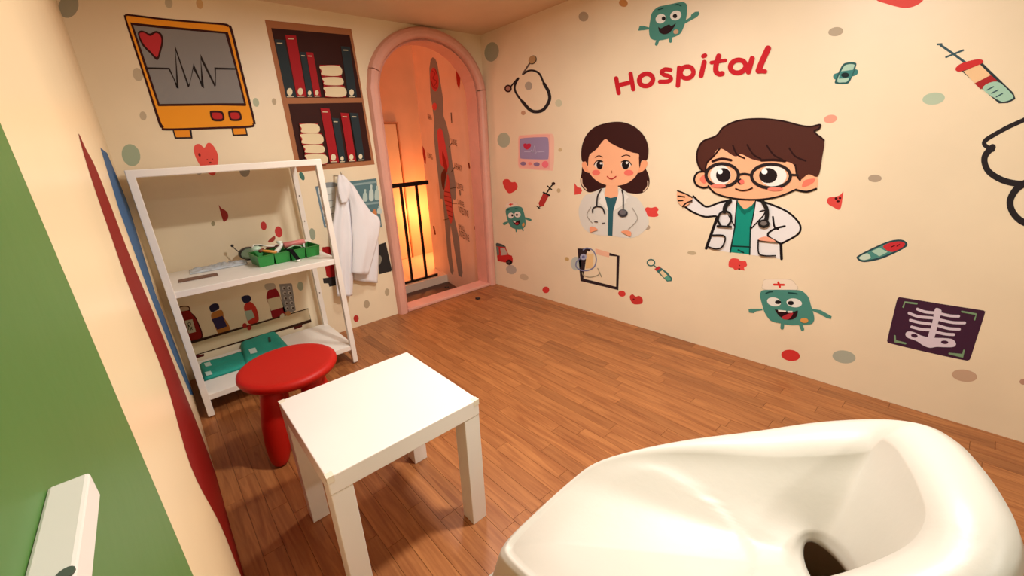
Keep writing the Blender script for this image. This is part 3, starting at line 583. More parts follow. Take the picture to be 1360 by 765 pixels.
decal('thermometer_decal', 'small teal thermometer print with a ring, between clipboard and germ', 'right', (740, 310), 5.037, [
 ('case', '3F6F6B', 'p', [(650, 238), (680, 218), (740, 262), (770, 300), (765, 320), (735, 322)]), ('case_end', 'C2343A', 'p', [(650, 238), (680, 218), (694, 230), (664, 252)]), ('window', 'E7D0A6', 'p', [(685, 258), (704, 246), (738, 280), (716, 296)]),
 ('case_tip', '5FA38F', 'p', [(716, 296), (738, 280), (762, 302), (758, 314), (738, 316)]), ('ring', '3F6F6B', 'E', (628, 195, 25, 21, 0), 8), ('ring_stem', '3F6F6B', 'l', [(645, 210), (662, 226)], 7)])
decal('flower_decal.001', 'red blob flower print directly under the boy doctor coat', 'right', (740, 310), 5.037, [('petal', 'E04A45', 'c', [(1150, 185), (1170, 167), (1210, 170), (1225, 182), (1260, 185), (1270, 215), (1250, 230), (1255, 248), (1215, 240), (1190, 245), (1175, 232), (1148, 222)]), ('eye', '5A1515', 'Me', [(1218, 238, 7, 6, 0), (1220, 214, 4, 4, 0)])])
decal('heart_decal.003', 'small red heart by the floor, right of the printed clipboard', 'right', (740, 310), 5.037, [('heart', 'CC3C38', 'c', [(486, 420), (505, 407), (525, 422), (550, 418), (572, 440), (565, 470), (515, 474), (492, 450)]), ('eye', '7A1A1A', 'e', (512, 441, 6, 5, 0))])
decal('heart_decal.004', 'half heart with eyes beside the boy doctor right sleeve', 'right', (890, 140), 3.479, [('heart', 'DD4E47', 'c', [(725, 440), (735, 425), (770, 420), (790, 410), (800, 396), (798, 420), (785, 480), (750, 468), (730, 455)]), ('eye', '3A1212', 'Me', [(767, 430, 7, 6, 0), (785, 428, 6, 5, 0), (776, 443, 8, 5, 0)])])
decal('heart_decal.005', 'clipped red heart touching the woman doctor left shoulder', 'right', (750, 150), 4.25, [('heart', 'DD4E47', 'p', [(55, 395), (72, 418), (92, 424), (98, 440), (90, 456), (72, 460), (55, 462)])])
decal('flower_decal.002', 'red blob flower print right of the woman doctor', 'right', (750, 150), 4.25, [('petal', 'DF4A44', 'c', [(453, 545), (465, 532), (490, 535), (515, 530), (530, 545), (522, 560), (530, 578), (510, 587), (480, 585), (462, 575)])])
decal('heart_decal.006', 'red heart tip cut off by the top edge, far right of wall', 'right', (1080, 0), 2.068, [('heart', 'E4534C', 'c', [(170, -30), (172, -2), (200, 10), (250, 22), (285, 14), (306, -5), (310, -30), (240, -45)])])
decal('plaster_decal', 'two crossed teal plasters print right of the lettering', 'right', (1080, 0), 2.068, [
 ('strip', '3E7F7B', 'c', [(56, 205), (75, 198), (118, 190), (120, 205), (90, 214), (60, 218)]), ('strip', '2F5D5C', 'c', [(60, 222), (78, 182), (92, 172), (116, 172), (117, 185), (100, 225), (85, 231), (64, 230)]), ('strip_face', 'A9CBB8', 'c', [(66, 222), (83, 185), (95, 177), (112, 177), (112, 185), (96, 221), (82, 226)]),
 ('pad', '3E7F7B', 'p', [(76, 196), (112, 191), (104, 214), (70, 216)]), ('eye', '1C2A2C', 'e', (88, 206, 11, 7, 0))])
decal('syringe_decal.001', 'large red and green syringe print near upper right of the wall', 'right', (1080, 0), 2.068, [
 ('needle', '3C5962', 'Ml', [[(350, 124), (385, 148), (418, 172)]], 7), ('needle_cross', '3C5962', 'Ml', [[(365, 157), (412, 138)], [(342, 122), (353, 121)]], 5),
 ('barrel_outline', '2F3A40', 'p', [(404, 192), (460, 168), (550, 255), (556, 272), (535, 283), (510, 284)]),
 ('fluid_top', 'F0C99A', 'p', [(413, 196), (458, 177), (492, 210), (448, 233)]), ('fluid_band', 'A92B2D', 'p', [(443, 229), (488, 206), (506, 222), (460, 245)]), ('fluid_base', 'A5CDB8', 'c', [(465, 243), (505, 224), (545, 258), (548, 270), (530, 278), (512, 277)]),
 ('flange', 'CE3434', 'c', [(392, 186), (410, 173), (450, 163), (466, 166), (460, 176), (410, 195), (394, 195)]), ('graduation', '3C5962', 'Ml', [[(478, 247), (495, 238)], [(490, 256), (508, 247)], [(503, 266), (520, 257)]], 3)])
decal('speech_bubble_decal', 'thick black curly outline at the right edge of the wall', 'right', (1240, 40), 2.833, [
 ('outline', '2B2629', 'Ms', [[(370, 322), (340, 338), (280, 365), (225, 395), (195, 415), (192, 432), (222, 450)]], 17), ('outline', '2B2629', 's', [(222, 440), (195, 470), (192, 500), (210, 535), (260, 565), (320, 578), (380, 575)], [14, 30]*0+[24]*31), ('outline', '2B2629', 's', [(345, 575), (310, 600), (288, 640), (295, 680), (325, 715), (370, 735)], [26]*26)])
decal('plaster_decal.001', 'long red and teal plaster print on right wall above the x-ray', 'right', (1080, 0), 2.068, [
 ('outline', '2F4A50', 'c', [(120, 710), (130, 698), (200, 665), (240, 658), (258, 668), (250, 682), (190, 710), (140, 720)]), ('strip', '4F8C83', 'c', [(126, 709), (134, 701), (200, 670), (235, 664), (250, 669), (244, 680), (188, 705), (140, 715)]),
 ('strip_end', 'C9343A', 'c', [(192, 678), (210, 667), (238, 663), (252, 669), (244, 680), (215, 692)]), ('strip_end', 'C5D8C6', 'c', [(126, 709), (136, 700), (150, 696), (158, 708), (140, 714)]), ('strip_pad', 'A9CDB8', 'p', [(160, 690), (182, 680), (205, 692), (182, 704)]),
 ('dash', '3A1515', 'Ml', [[(215, 678), (224, 674)], [(230, 676), (237, 671)]], 2)])
xr = [('film', '43253A', 'c', [(120, 80), (135, 58), (165, 58), (450, 105), (740, 150), (778, 160), (780, 185), (720, 370), (675, 510), (655, 530), (620, 528), (350, 470), (80, 405), (50, 390), (50, 365), (85, 220)]),
 ('bone', 'D9CBD8', 'c', [(405, 150), (425, 137), (450, 148), (455, 170), (430, 250), (400, 360), (355, 355), (385, 250)]),
 ('rib', 'D9CBD8', 'Ms', [[(275, 145), (330, 165), (395, 172)], [(212, 175), (280, 200), (385, 210)], [(222, 228), (290, 245), (375, 256)], [(232, 278), (300, 295), (365, 300)], [(450, 180), (520, 195), (585, 198)], [(445, 225), (540, 245), (630, 248)], [(430, 268), (510, 290), (590, 295)], [(420, 318), (490, 332), (548, 336)]], 21),
 ('pelvis', 'D9CBD8', 'c', [(185, 330), (205, 312), (250, 318), (310, 345), (360, 355), (420, 360), (480, 362), (540, 372), (565, 405), (545, 428), (480, 430), (420, 428), (370, 435), (320, 418), (270, 385), (200, 358)]),
 ('bone_gap', '43253A', 'Me', [(252, 344, 25, 14, 10), (480, 393, 28, 13, 5)]),
 ('corner_mark', '7E9C78', 'Ml', [[(270, 103), (180, 92), (168, 128)], [(610, 163), (718, 182), (705, 222)], [(105, 345), (108, 385), (185, 402)], [(625, 455), (615, 495), (515, 478)]], 13)]
decal('xray_decal', 'purple x-ray print of white ribs and pelvis, low right on wall', 'right', (1170, 385), 5.667, xr)
wall_dots('right', wall_right, [(653, 69, 9.5, 13, 10, 'A9AC96'), (702, 114, 5, 5.5, 0, 'B3A999'), (742, 137, 4.5, 5, 0, 'CBC9AC'), (669, 186, 8.5, 10, 0, 'B3BDA6'), (695, 150, 3, 3, 0, 'C79C7C'),
 (744, 199, 2.5, 2.5, 0, 'D1B98E'), (742, 253, 2.5, 3, 0, 'CBB38C'), (679, 358, 7, 6, 20, 'B9B3A8'), (696, 368, 6, 4, 20, 'D0BFA2'), (725, 385, 4.6, 4.4, 0, 'D8403C'),
 (826, 390, 5, 4, 15, 'D8403C'), (775, 22, 6.5, 6.5, 0, 'B5A68E'), (828, 4, 6, 5, 20, 'CC9257'), (1110, 42, 10, 6, -10, 'B9A992'), (1103, 158, 9, 5.5, -10, PK),
 (1240, 131, 15, 8, -8, 'B8C9B0'), (1162, 237, 9, 5, 0, 'B3A08A'), (859, 302, 4.5, 3.5, 0, 'B3A08A'), (1050, 472, 12.5, 7.5, 8, 'D23A36'), (1121, 474, 15.5, 8.5, 8, 'AFB3A2'),
 (1281, 499, 17, 8, 8, 'C7A78C'), (753, 344, 3, 2.5, 30, 'C9A86E'), (765, 350, 7, 9, 0, 'BCC3BC'), (1360, 507, 6, 4, 0, 'BE9580'), (919, 336, 6, 2.5, 5, 'C6B493')])
# --- anatomy print in the passage
A = [('body', '8B8F8E', 'p', [(574.7, 76), (578, 78), (580.7, 84), (584.6, 107), (588.5, 131), (589, 154), (593, 165), (596.5, 180), (600, 211), (605, 243), (606, 262), (604, 266), (601.6, 264), (602, 280), (604, 291), (610, 318), (611.7, 340), (614.5, 362), (613, 368), (609, 366), (605, 340), (600.5, 312), (598.7, 300), (598, 315), (600, 340), (602.7, 360), (600.5, 365), (598, 360), (594.5, 340), (591, 297), (588.5, 270), (587.5, 264), (585, 264), (582.5, 240), (578, 200), (576, 180), (576.8, 160), (575, 148), (571.6, 123), (570.3, 91), (572, 79)]),
 ('brain', 'C8464C', 'e', (577, 105.5, 5.6, 16, -5)), ('brain_fold', '8E2A35', 'Ms', [[(574, 94), (578, 98), (575, 104), (580, 108), (577, 114)], [(578, 92), (581, 100)], [(573, 108), (576, 116), (580, 117)]], 1),
 ('mouth', 'D65A5A', 'e', (577.3, 141.5, 3.2, 5, 0)), ('lung', 'D6525C', 'c', [(581, 174), (587, 172), (591.4, 190.7), (594.5, 206), (596, 221), (592, 224), (585, 217), (582.5, 196)]),
 ('heart', 'A51A1F', 'c', [(588, 201), (592, 212), (594.5, 224), (593, 230), (590, 223), (587.7, 211)]), ('liver', '5E1C16', 'c', [(590, 225), (593, 230), (591, 243), (590, 252), (587.4, 248), (586, 232.5)]),
 ('intestine', 'CC5050', 'c', [(594.5, 231), (597, 240), (598, 253), (600, 266), (601.5, 285), (599.4, 297), (595.3, 287), (593, 275), (590, 263), (590.6, 252), (593, 243)]),
 ('intestine_fold', '7E1F24', 'Ml', [[(590.8, 254), (598, 256)], [(590.5, 260), (599, 262)], [(591, 266), (600, 269)], [(592, 272), (600, 275)], [(594, 279), (600.5, 282)], [(596, 286), (601, 288)]], 1),
 ('leader', '3A2622', 'Ml', [[(598, 250.5), (606, 249)], [(600.5, 270), (607, 270)], [(596, 290.5), (590, 292)], [(597, 195), (600, 190)], [(600, 228), (604, 222)]], .7),
 ('pointer', '3A2622', 'Ml', [[(599.5, 150), (600.3, 163)], [(611, 253), (611.5, 259)]], .9)]
decal('anatomy_decal', 'tall grey human body print with red organs on the passage wall', 'panel', (0, 0), 1, A)
decal('leaf_decal', 'thin red diamond print at the top of the passage wall', 'panel', (0, 0), 1, [('leaf', 'B3261F', 'p', [(605.3, 88), (609, 94), (611.7, 102), (611, 112), (610, 119), (607, 112), (606, 103)])])
decal('leaf_decal.001', 'thin red diamond print left of the printed body', 'panel', (0, 0), 1, [('leaf', 'B3261F', 'p', [(561, 193), (564, 199), (565.8, 210), (565.6, 218), (563.7, 216), (561.5, 205)])])
draw(wpr, 'panel', (0, 0), 1, [('printed_mark', '7A3322', 'Ml', [[(576, 301), (578, 311)], [(622.5, 217), (623.5, 223)], [(588, 372), (588.5, 376)], [(637, 367), (641, 365.5)], [(631, 301), (631, 304)]], 2)])
def wtext(parent, plane, s, P0, P1, hv, c='5A3A30'):
    cu = bpy.data.curves.new('t', 'FONT'); cu.body = s; o = bpy.data.objects.new('t', cu); COL.objects.link(o)
    bpy.context.view_layer.update(); me = bpy.data.meshes.new_from_object(o)
    bpy.data.objects.remove(o); xs = [v.co.x for v in me.vertices]; ys = [v.co.y for v in me.vertices]
    x0, x1, y0, y1 = min(xs), max(xs), min(ys), max(ys); P, N = PLANES[plane]; N2 = N if (CP-P).dot(N) > 0 else -N
    for v in me.vertices:
        a = (v.co.x-x0)/(x1-x0); b = (v.co.y-y0)/(y1-y0)
        u = P0[0]+(P1[0]-P0[0])*a-hv[0]*b; vv = P0[1]+(P1[1]-P0[1])*a-hv[1]*b
        v.co = hit(u, vv, P, N)+N2*.004
    me.materials.clear(); me.materials.append(mat(c, .5)); r = bpy.data.objects.new('lettering', me); COL.objects.link(r)
    r.parent = parent; r.matrix_parent_inverse = parent.matrix_world.inverted()
bpy.context.view_layer.update()
for s, x0, y0, x1, y1, h in (('LUNG', 568.5, 209, 575, 212, 7), ('LUNG', 600, 191, 607.5, 194, 8), ('HEART', 604.5, 224, 614.5, 228, 8), ('LIVER', 607.5, 250, 616, 254, 8),
                            ('LARGE', 609, 271, 617, 275, 7), ('INTESTINE', 610, 282, 623, 289, 9), ('SMALL', 610, 304, 618, 308, 7), ('INTESTINE', 611, 314, 624, 321, 9), ('BRAIN', 569, 158, 574, 160, 7)):
    wtext(wpr, 'panel', s, (x0, y0), (x1, y1), (1, h))

# ================================================================== OBJECTS
# --- white block on green wall
hb = [on_y(120, 628, -2.465), on_y(134, 655, -2.465)]
xo = hb[0].x; zt = 1.025; zlo = min(hb[1].z, zt-.012)
obj_ = obj('wall_block', B((-W, -2.85, zlo), (xo, -2.465, zt), .0012), mat('E9E4DC', .4, bump=.03, bscale=40, var=.04))
mk = on_z(64, 762, zt)
b = bmesh.new(); lathe(b, [(0, .0006), (.0022, .0006), (.0022, 0), (0, 0)], 14, (mk.x+.004, mk.y-.004, zt)); o = obj('scuff', b, mat('4F5B50', .6), obj_)
tag(obj_, 'white painted wooden block fixed to the green wall at the left edge', 'block')

# --- shelf rack
WM = mat('F1EBE2', .35, bump=.03, bscale=30, var=.04)
YF, XL, XR, ZT, ZM, ZB, YB = -.5181, -2.2863, -1.5256, 1.1462, .6397, .1216, -.05
t_ = .028
rack = empty('shelf_rack', ((XL+XR)/2, (YF+YB)/2, 0), 0, 'white open metal shelf rack with three shelves in the left corner', 'shelf rack')
def part(name, bm, m, root, smooth=False, label=None):
    o = obj(name, bm, m, root, smooth, label); o.matrix_parent_inverse = Matrix.Rotation(-root.rotation_euler.z, 4, 'Z') @ Matrix.Translation(-root.location); return o
for x in (XL, XR-t_):
    for y in (YF, YB-t_):
        lg = part('leg', B((x, y, .008), (x+t_, y+t_, ZT-.026), .002), WM, rack)
        f = obj('foot', B((x-.001, y-.001, 0), (x+t_+.001, y+t_+.001, .014), .002), mat('2A2422', .6)); f.parent = lg; f.matrix_parent_inverse = lg.matrix_parent_inverse.copy()
part('shelf_board', B((XL, YF, ZT-.03), (XR, YB, ZT), .003), WM, rack)
for z in (ZM, ZB):
    s = part('shelf_board', B((XL+.004, YF+.004, z-.032), (XR-.004, YB-.004, z-.003), .002), WM, rack)
for x in (XL, XR-t_):
    part('side_rail', B((x+.004, YF+t_, .045), (x+.02, YB-t_, .062), .002), WM, rack)
for z in (.8, .95, .34): 
    b = bmesh.new(); tube(b, [(XR-t_/2, YB-t_-.0015, z), (XR-t_/2, YB-t_+.001, z)], .004, 8); part('screw', b, mat('6B625A', .3, metal=.9), rack)

# --- green tray with toy instruments on the middle shelf
zs = ZM-.003
TG = mat('1F8A35', .35, var=.06, vscale=20)
tb0, tb1 = on_z(345, 356, zs+.001), on_z(427, 338.5, zs+.001)
ax = (tb1-tb0); tw = ax.length; ang = math.atan2(ax.y, ax.x)
tray = empty('tray', tb0, ang, 'green plastic tray of four cups on the middle rack shelf', 'tray')
cw = tw/4; td = .17; thh = .055
for i in range(4):
    b = bmesh.new(); x0 = i*cw; g = .006
    def ring(x0, x1, y0, y1, z): return [(x0, y0, z), (x1, y0, z), (x1, y1, z), (x0, y1, z)]
    loft(b, [ring(x0+g, x0+cw-g, .012, td-.012, 0), ring(x0+.001, x0+cw-.001, 0, td, thh), ring(x0-.001, x0+cw+.001, -.004, td+.004, thh), ring(x0-.001, x0+cw+.001, -.004, td+.004, thh+.003),
             ring(x0+.004, x0+cw-.004, .004, td-.004, thh+.003), ring(x0+g+.003, x0+cw-g-.003, .015, td-.015, .003)], True, True, True)
    obj('tray_cup', b, TG, tray)
ca, sa = math.cos(ang), math.sin(ang)
def T(x, y, z): return (tb0.x+ca*x-sa*y, tb0.y+sa*x+ca*y, zs+z)
def toy(name, label, cat, loc, rz=0): return empty(name, T(*loc), ang+rz, label, cat)
t = toy('toy_tube', 'thick pink toy cylinder lying across the right cups of the green tray', 'toy', (tw*.7, .105, thh+.018))
b = bmesh.new(); tube(b, [(-.06, 0, 0), (-.056, 0, 0), (.05, .0, 0), (.055, 0, 0)], [.012, .016, .016, .012], 16); obj('barrel', b, mat('D9807C', .4), t, True)
b = bmesh.new(); tube(b, [(.055, 0, 0), (.064, 0, 0)], .01, 12); obj('end_cap', b, mat('E9E2DA', .4), t, True)
t = toy('toy_stethoscope', 'toy stethoscope with pale green head and white tube, heaped on the tray left cups', 'toy', (.03, .1, thh+.025))
b = bmesh.new(); lathe(b, [(0, .018), (.012, .016), (.021, .009), (.024, 0), (.02, -.006), (0, -.008)], 24); obj('chest_piece', b, mat('B9D4BE', .35), t, True)
b = bmesh.new(); tube(b, [(-.02, .01, .004), (-.0, .03, .02), (.03, .02, .016), (.06, .0, .004), (.085, -.005, .0), (.1, .01, .006), (.115, .03, .0)], .0035, 8); obj('tube', b, mat('EDE6DA', .4), t, True)
t = toy('toy_otoscope', 'white toy otoscope propped upright in the second tray cup', 'toy', (cw*1.55, .05, thh+.012))
b = bmesh.new(); tube(b, [(-.03, 0, -.02), (-.01, 0, -.005), (.012, 0, .015), (.018, 0, .03)], [.013, .012, .009, .009], 12); obj('handle', b, mat('E9ECE4', .35), t, True)
b = bmesh.new(); tube(b, [(.018, .004, .03), (.01, .02, .034), (0, .03, .036)], [.011, .008, .003], 12); obj('speculum', b, mat('DDEBDD', .35), t, True)
t = toy('toy_hammer', 'orange toy handle lying in the leftmost tray cups', 'toy', (cw*1.0, .05, thh+.006), -.7)
b = bmesh.new(); tube(b, [(-.045, 0, .012), (-.02, 0, .006), (.03, 0, -.004)], [.006, .008, .008], 12); obj('handle', b, mat('E59A45', .4), t, True)
b = bmesh.new(); tube(b, [(-.045, -.018, .012), (-.045, .018, .012)], .009, 12); obj('head', b, mat('7A3A28', .5), t, True)
t = toy('toy_forceps', 'dark red toy forceps resting at the back of the tray', 'toy', (cw*1.8, .13, thh+.012))
b = bmesh.new(); tube(b, [(-.06, 0, 0), (0, .004, .006), (.07, .01, .004)], .005, 8); tube(b, [(-.06, .02, 0), (0, .006, .006), (.07, -.006, .004)], .005, 8); obj('arm', b, mat('6E2A22', .45), t, True)
b = bmesh.new(); tube(b, [(-.002, .005, -.002), (-.002, .005, .016)], .004, 8); obj('pivot', b, mat('D9D0C0', .3), t, True)
t = toy('toy_probe', 'white curved toy wire arching over the third tray cup', 'toy', (cw*2.5, .03, thh))
b = bmesh.new(); tube(b, [(-.06, 0, -.01), (-.035, .004, .012), (0, .006, .02), (.03, .004, .012), (.045, 0, -.02)], .0035, 8); obj('wire', b, mat('A8C9A8', .4), t, True)
b = bmesh.new(); tube(b, [(.045, 0, -.02), (.05, .003, .022)], .005, 10); obj('grip', b, mat('DCE9E4', .3), t, True)
t = toy('toy_strap', 'black strap with silver tip hanging over the front of the tray', 'strap', (cw*2.05, -.006, thh))
b = bmesh.new(); pts = [(-.01, .05, .008), (0, .0, .008), (.006, -.012, -.01), (.018, -.03, -.046)]
loft(b, [[(p[0]-.011, p[1], p[2]), (p[0]+.011, p[1], p[2]), (p[0]+.011, p[1]-.002, p[2]+.002), (p[0]-.011, p[1]-.002, p[2]+.002)] for p in pts], True, True, True); obj('band', b, mat('141212', .9, spec=.1), t)
obj('tip', B((.006, -.036, -.052), (.032, -.03, -.045), .001), mat('CFC9BE', .25, metal=.9), t)
# goggles left of the tray
gp = on_z(334, 345, zs)
t = empty('toy_goggles', (gp.x, gp.y, zs), ang+.1, 'dark-rimmed toy goggles with grey-green lens leaning by left end of tray', 'toy')
def gring(r, rz, y, n=26): return [(r*math.cos(2*math.pi*k/n), y, .036+rz*math.sin(2*math.pi*k/n)) for k in range(n)]
b = bmesh.new(); loft(b, [gring(.045, .03, 0)+[], gring(.05, .035, 0), gring(.05, .035, .03), gring(.045, .03, .03)], True); R = b.verts; 
obj('rim', b, mat('2E2B26', .4), t, True)
b = bmesh.new(); b.faces.new([b.verts.new(p) for p in gring(.046, .031, .004)]); r = bmesh.ops.extrude_face_region(b, geom=list(b.faces)); bmesh.ops.translate(b, verts=[v for v in r['geom'] if isinstance(v, bmesh.types.BMVert)], vec=(0, .003, 0))
obj('lens', b, mat('8A9A80', .12, spec=.6), t)
b = bmesh.new(); tube(b, [(-.045, .02, .05), (-.06, .03, .075), (-.066, .035, .086)], .003, 8); obj('stem', b, mat('6A5A50', .5), t, True)
b = bmesh.new(); lathe(b, [(0, .008), (.006, .006), (.008, 0), (.006, -.006), (0, -.008)], 14, (-.066, .035, .09)); obj('knob', b, mat('1B1718', .4), t, True)
b = bmesh.new(); tube(b, [(.03, .02, .06), (.05, .03, .066), (.09, .04, .06)], .006, 8); obj('strap', b, mat('3A4A3A', .5), t, True)
# film bag and card on the middle shelf
def crumple(u0, v0, u1, v1, dep, h, seed, name, label, cat, m, amp=.006):
    a, c = on_z(u0, v0, zs), on_z(u1, v1, zs); L = (c-a).length; an = math.atan2(c.y-a.y, c.x-a.x)
    b = bmesh.new(); nx, ny = 26, 12; g = []
    for s_ in (1, 0):
        g.append([[b.verts.new((L*i/nx, dep*j/ny, max(.003, h+amp*noise.noise(Vector((i*.35, j*.5, seed))))*math.sin(math.pi*min(1, max(0, i/nx)))**.25*math.sin(math.pi*(j+.3)/(ny+.6))**.3 if s_ else .0005)) for j in range(ny+1)] for i in range(nx+1)])
    for q, G in enumerate(g):
        for i in range(nx):
            for j in range(ny): b.faces.new((G[i][j], G[i+1][j], G[i+1][j+1], G[i][j+1]))
    for i in range(nx):
        for j in (0, ny): b.faces.new((g[0][i][j], g[0][i+1][j], g[1][i+1][j], g[1][i][j]))
    for j in range(ny):
        for i in (0, nx): b.faces.new((g[0][i][j], g[0][i][j+1], g[1][i][j+1], g[1][i][j]))
    o = obj(name, b, m, None, True); o.location = (a.x, a.y, zs+.001); o.rotation_euler = (0, 0, an); return tag(o, label, cat)
crumple(252, 365, 330, 351, .12, .012, 3, 'film_bag', 'pale blue crumpled plastic film lying on the left of the middle rack shelf', 'plastic bag', mat('C3CBD2', .2, spec=.7, var=.12, vscale=30), .02)
o = crumple(237, 376, 290, 366, .07, .003, 9, 'card', 'flat brown card at the front left of the middle rack shelf', 'card', mat('7A5444', .5, var=.1), .001)
# folded teal scrubs on lower shelf
zs2 = ZB-.002
def fold(pts, h, name, parent, m, seed=1, top=0):
    """soft folded cloth stack over a quad of floor points"""
    b = bmesh.new(); n = 18; P4 = [Vector(p) for p in pts]; L = []
    for s_ in (0, 1):
        G = []
        for i in range(n+1):
            row = []
            for j in range(n+1):
                u, v = i/n, j/n; p = P4[0]*(1-u)*(1-v)+P4[1]*u*(1-v)+P4[2]*u*v+P4[3]*(1-u)*v
                e = min(1, min(u, 1-u, v, 1-v)*n/1.6)**.5 if n else 1
                z = top+(h*e+.004*noise.noise(Vector((u*5, v*5, seed)))*e if s_ else 0)
                row.append(b.verts.new((p.x, p.y, p.z+z)))
            G.append(row)
        L.append(G)
    for G in L:
        for i in range(n):
            for j in range(n): b.faces.new((G[i][j], G[i+1][j], G[i+1][j+1], G[i][j+1]))
    for i in range(n):
        for j in (0, n): b.faces.new((L[0][i][j], L[0][i+1][j], L[1][i+1][j], L[1][i][j])); b.faces.new((L[0][j][i], L[0][j][i+1], L[1][j][i+1], L[1][j][i]))
    o = obj(name, b, m, parent, True)
    return o
TEAL = mat('1F9C8A', .75, bump=.3, bscale=220, var=.08, vscale=12)
scr = empty('folded_scrubs', on_z(310, 490, zs2), 0, 'folded teal scrubs top with white stickers on the lower rack shelf', 'clothing')
bpy.context.view_layer.update()
q1 = [on_z(*p, zs2) for p in ((270, 507), (334, 486), (322, 468), (265, 484))]
q2 = [on_z(*p, zs2) for p in ((325, 492), (392, 470), (365, 440), (319, 458))]
def pin(o): o.matrix_parent_inverse = Matrix.Translation(-scr.location); return o
pin(fold(q1, .016, 'trouser_fold', scr, TEAL, 2)); pin(fold(q2, .028, 'top_fold', scr, TEAL, 5))
def sticker(u, v, du, dv, zz, c, nm):
    q = [on_z(u+a*du+bq*.3*du, v+bq*dv-a*.25*du, zs2+zz) for a, bq in ((-1, -1), (1, -1), (1, 1), (-1, 1))]
    b = bmesh.new(); lo = [b.verts.new(p) for p in q]; b.faces.new(lo); r = bmesh.ops.extrude_face_region(b, geom=list(b.faces)); bmesh.ops.translate(b, verts=[v_ for v_ in r['geom'] if isinstance(v_, bmesh.types.BMVert)], vec=(0, 0, .0015))
    pin(obj(nm, b, mat(c, .5), scr))
sticker(276, 484, 4, 2.2, .0175, 'BFD9CF', 'sticker'); sticker(277, 496, 4, 2.2, .0175, 'BFD9CF', 'sticker'); sticker(336, 466, 4.5, 3, .029, 'C9E0D8', 'sticker'); sticker(358, 451, 1.6, 3, .029, '123F3B', 'badge')

# --- red stool
REDM = mat('B8180D', .48, bump=.02, bscale=40, var=.04, spec=.3)
sx, sy, sz = -1.985, -1.035, .385
stool = empty('stool', (sx, sy, 0), -.28, 'round red plastic children stool with four fat legs beside the white table', 'stool')
R_ = .186
b = bmesh.new(); lathe(b, [(0, sz-.044), (R_-.05, sz-.046), (R_-.02, sz-.042), (R_-.006, sz-.032), (R_, sz-.02), (R_-.002, sz-.009), (R_-.010, sz-.002), (R_-.022, sz), (R_-.04, sz-.0035), (0, sz-.004)], 64)
obj('seat', b, REDM, stool, True)
for k in range(4):
    a = math.radians(45+90*k); b = bmesh.new(); top = Vector((math.cos(a)*.095, math.sin(a)*.095, sz-.04)); bot = Vector((math.cos(a)*.142, math.sin(a)*.142, 0))
    pr = [(0, .036), (.08, .040), (.3, .047), (.5, .050), (.7, .047), (.85, .040), (.93, .034), (.975, .026), (1, .014)]
    tube(b, [top.lerp(bot, s_) for s_, _ in pr], [r for _, r in pr], 20); obj('leg', b, REDM, stool, True)

# --- white square table
TX, TY, TW_, TD_ = -1.881, -1.6374, .4468, .4239
WT = mat('E9E4DD', .38, bump=.02, bscale=30, var=.03)
tbl = empty('side_table', (TX, TY, 0), -.00625, 'square white low table with thick top and worn corners', 'table')
hx, hy = TW_/2, TD_/2
obj('tabletop', B((-hx, -hy, .398), (hx, hy, .45), .0025), WT, tbl)
lw = .054
for sx_ in (-1, 1):
    for sy_ in (-1, 1):
        x0 = sx_*hx-(lw if sx_ > 0 else 0)+(-.001 if sx_ > 0 else .001); y0 = sy_*hy-(lw if sy_ > 0 else 0)+(-.001 if sy_ > 0 else .001)
        obj('leg', B((x0, y0, 0), (x0+lw, y0+lw, .3975), .0015), WT, tbl)
TAPE = mat('E6DDCA', .25)
for cx_, cy_ in ((-1, -1), (1, -1), (-1, 1)):
    b = bmesh.new(); s1 = .017
    x0, x1 = sorted((cx_*(hx+.0008), cx_*(hx-s1))); y0, y1 = sorted((cy_*(hy+.0008), cy_*(hy-s1)))
    box(b, (x0, y0, .433), (x1, y1, .4508)); obj('corner_tape', b, TAPE, tbl, label='yellowed clear tape over worn corner')

# --- lab coat hanging on the wall
COAT = mat('F3F3F8', .8, bump=.15, bscale=300, var=.03)
cy = -.07
coat = empty('lab_coat', on_y(450, 232, cy), 0, 'white lab coat hanging on the wall between the rack and pink arch', 'coat')
def cz(a, b_): return (405+a/4.03, 220+b_/4.03)
def cloth(name, Ledge, Redge, yc, thick, folds, seed):
    """Ledge/Redge: surveyed edges top to bottom"""
    n = 40; Ls, Rs = smooth_pts(Ledge, False, 6), smooth_pts(Redge, False, 6)
    def samp(Pl, t):
        f = t*(len(Pl)-1); i = min(int(f), len(Pl)-2); q = f-i; return (Pl[i][0]*(1-q)+Pl[i+1][0]*q, Pl[i][1]*(1-q)+Pl[i+1][1]*q)
    rings = []; m = 22
    for k in range(n+1):
        t = k/n; a = on_y(*cz(*samp(Ls, t)), yc); c = on_y(*cz(*samp(Rs, t)), yc); ring = []
        for j in range(m+1):
            s_ = j/m; p = a.lerp(c, s_); d = math.sin(math.pi*s_)**.5
            rip = math.sin(s_*folds*math.pi*2+seed+t*1.5)*.35*min(1, .35+t)+noise.noise(Vector((s_*4, t*5, seed)))*.5
            ring.append((p.x, yc-thick*d*(.6+.5*rip)-.002, p.z))
        for j in range(m, -1, -1):
            s_ = j/m; p = a.lerp(c, s_); d = math.sin(math.pi*s_)**.5; ring.append((p.x, yc+thick*.35*d+.002, p.z))
        rings.append(ring)
    b = bmesh.new(); loft(b, rings, True, True, True)
    o = obj(name, b, COAT, coat, True); o.matrix_parent_inverse = Matrix.Translation(-coat.location); return o
cloth('back_panel', [(185, 60), (215, 150), (240, 300), (258, 450), (260, 612)], [(200, 60), (270, 130), (340, 240), (392, 400), (388, 628)], -.035, .022, 2, 1.0)
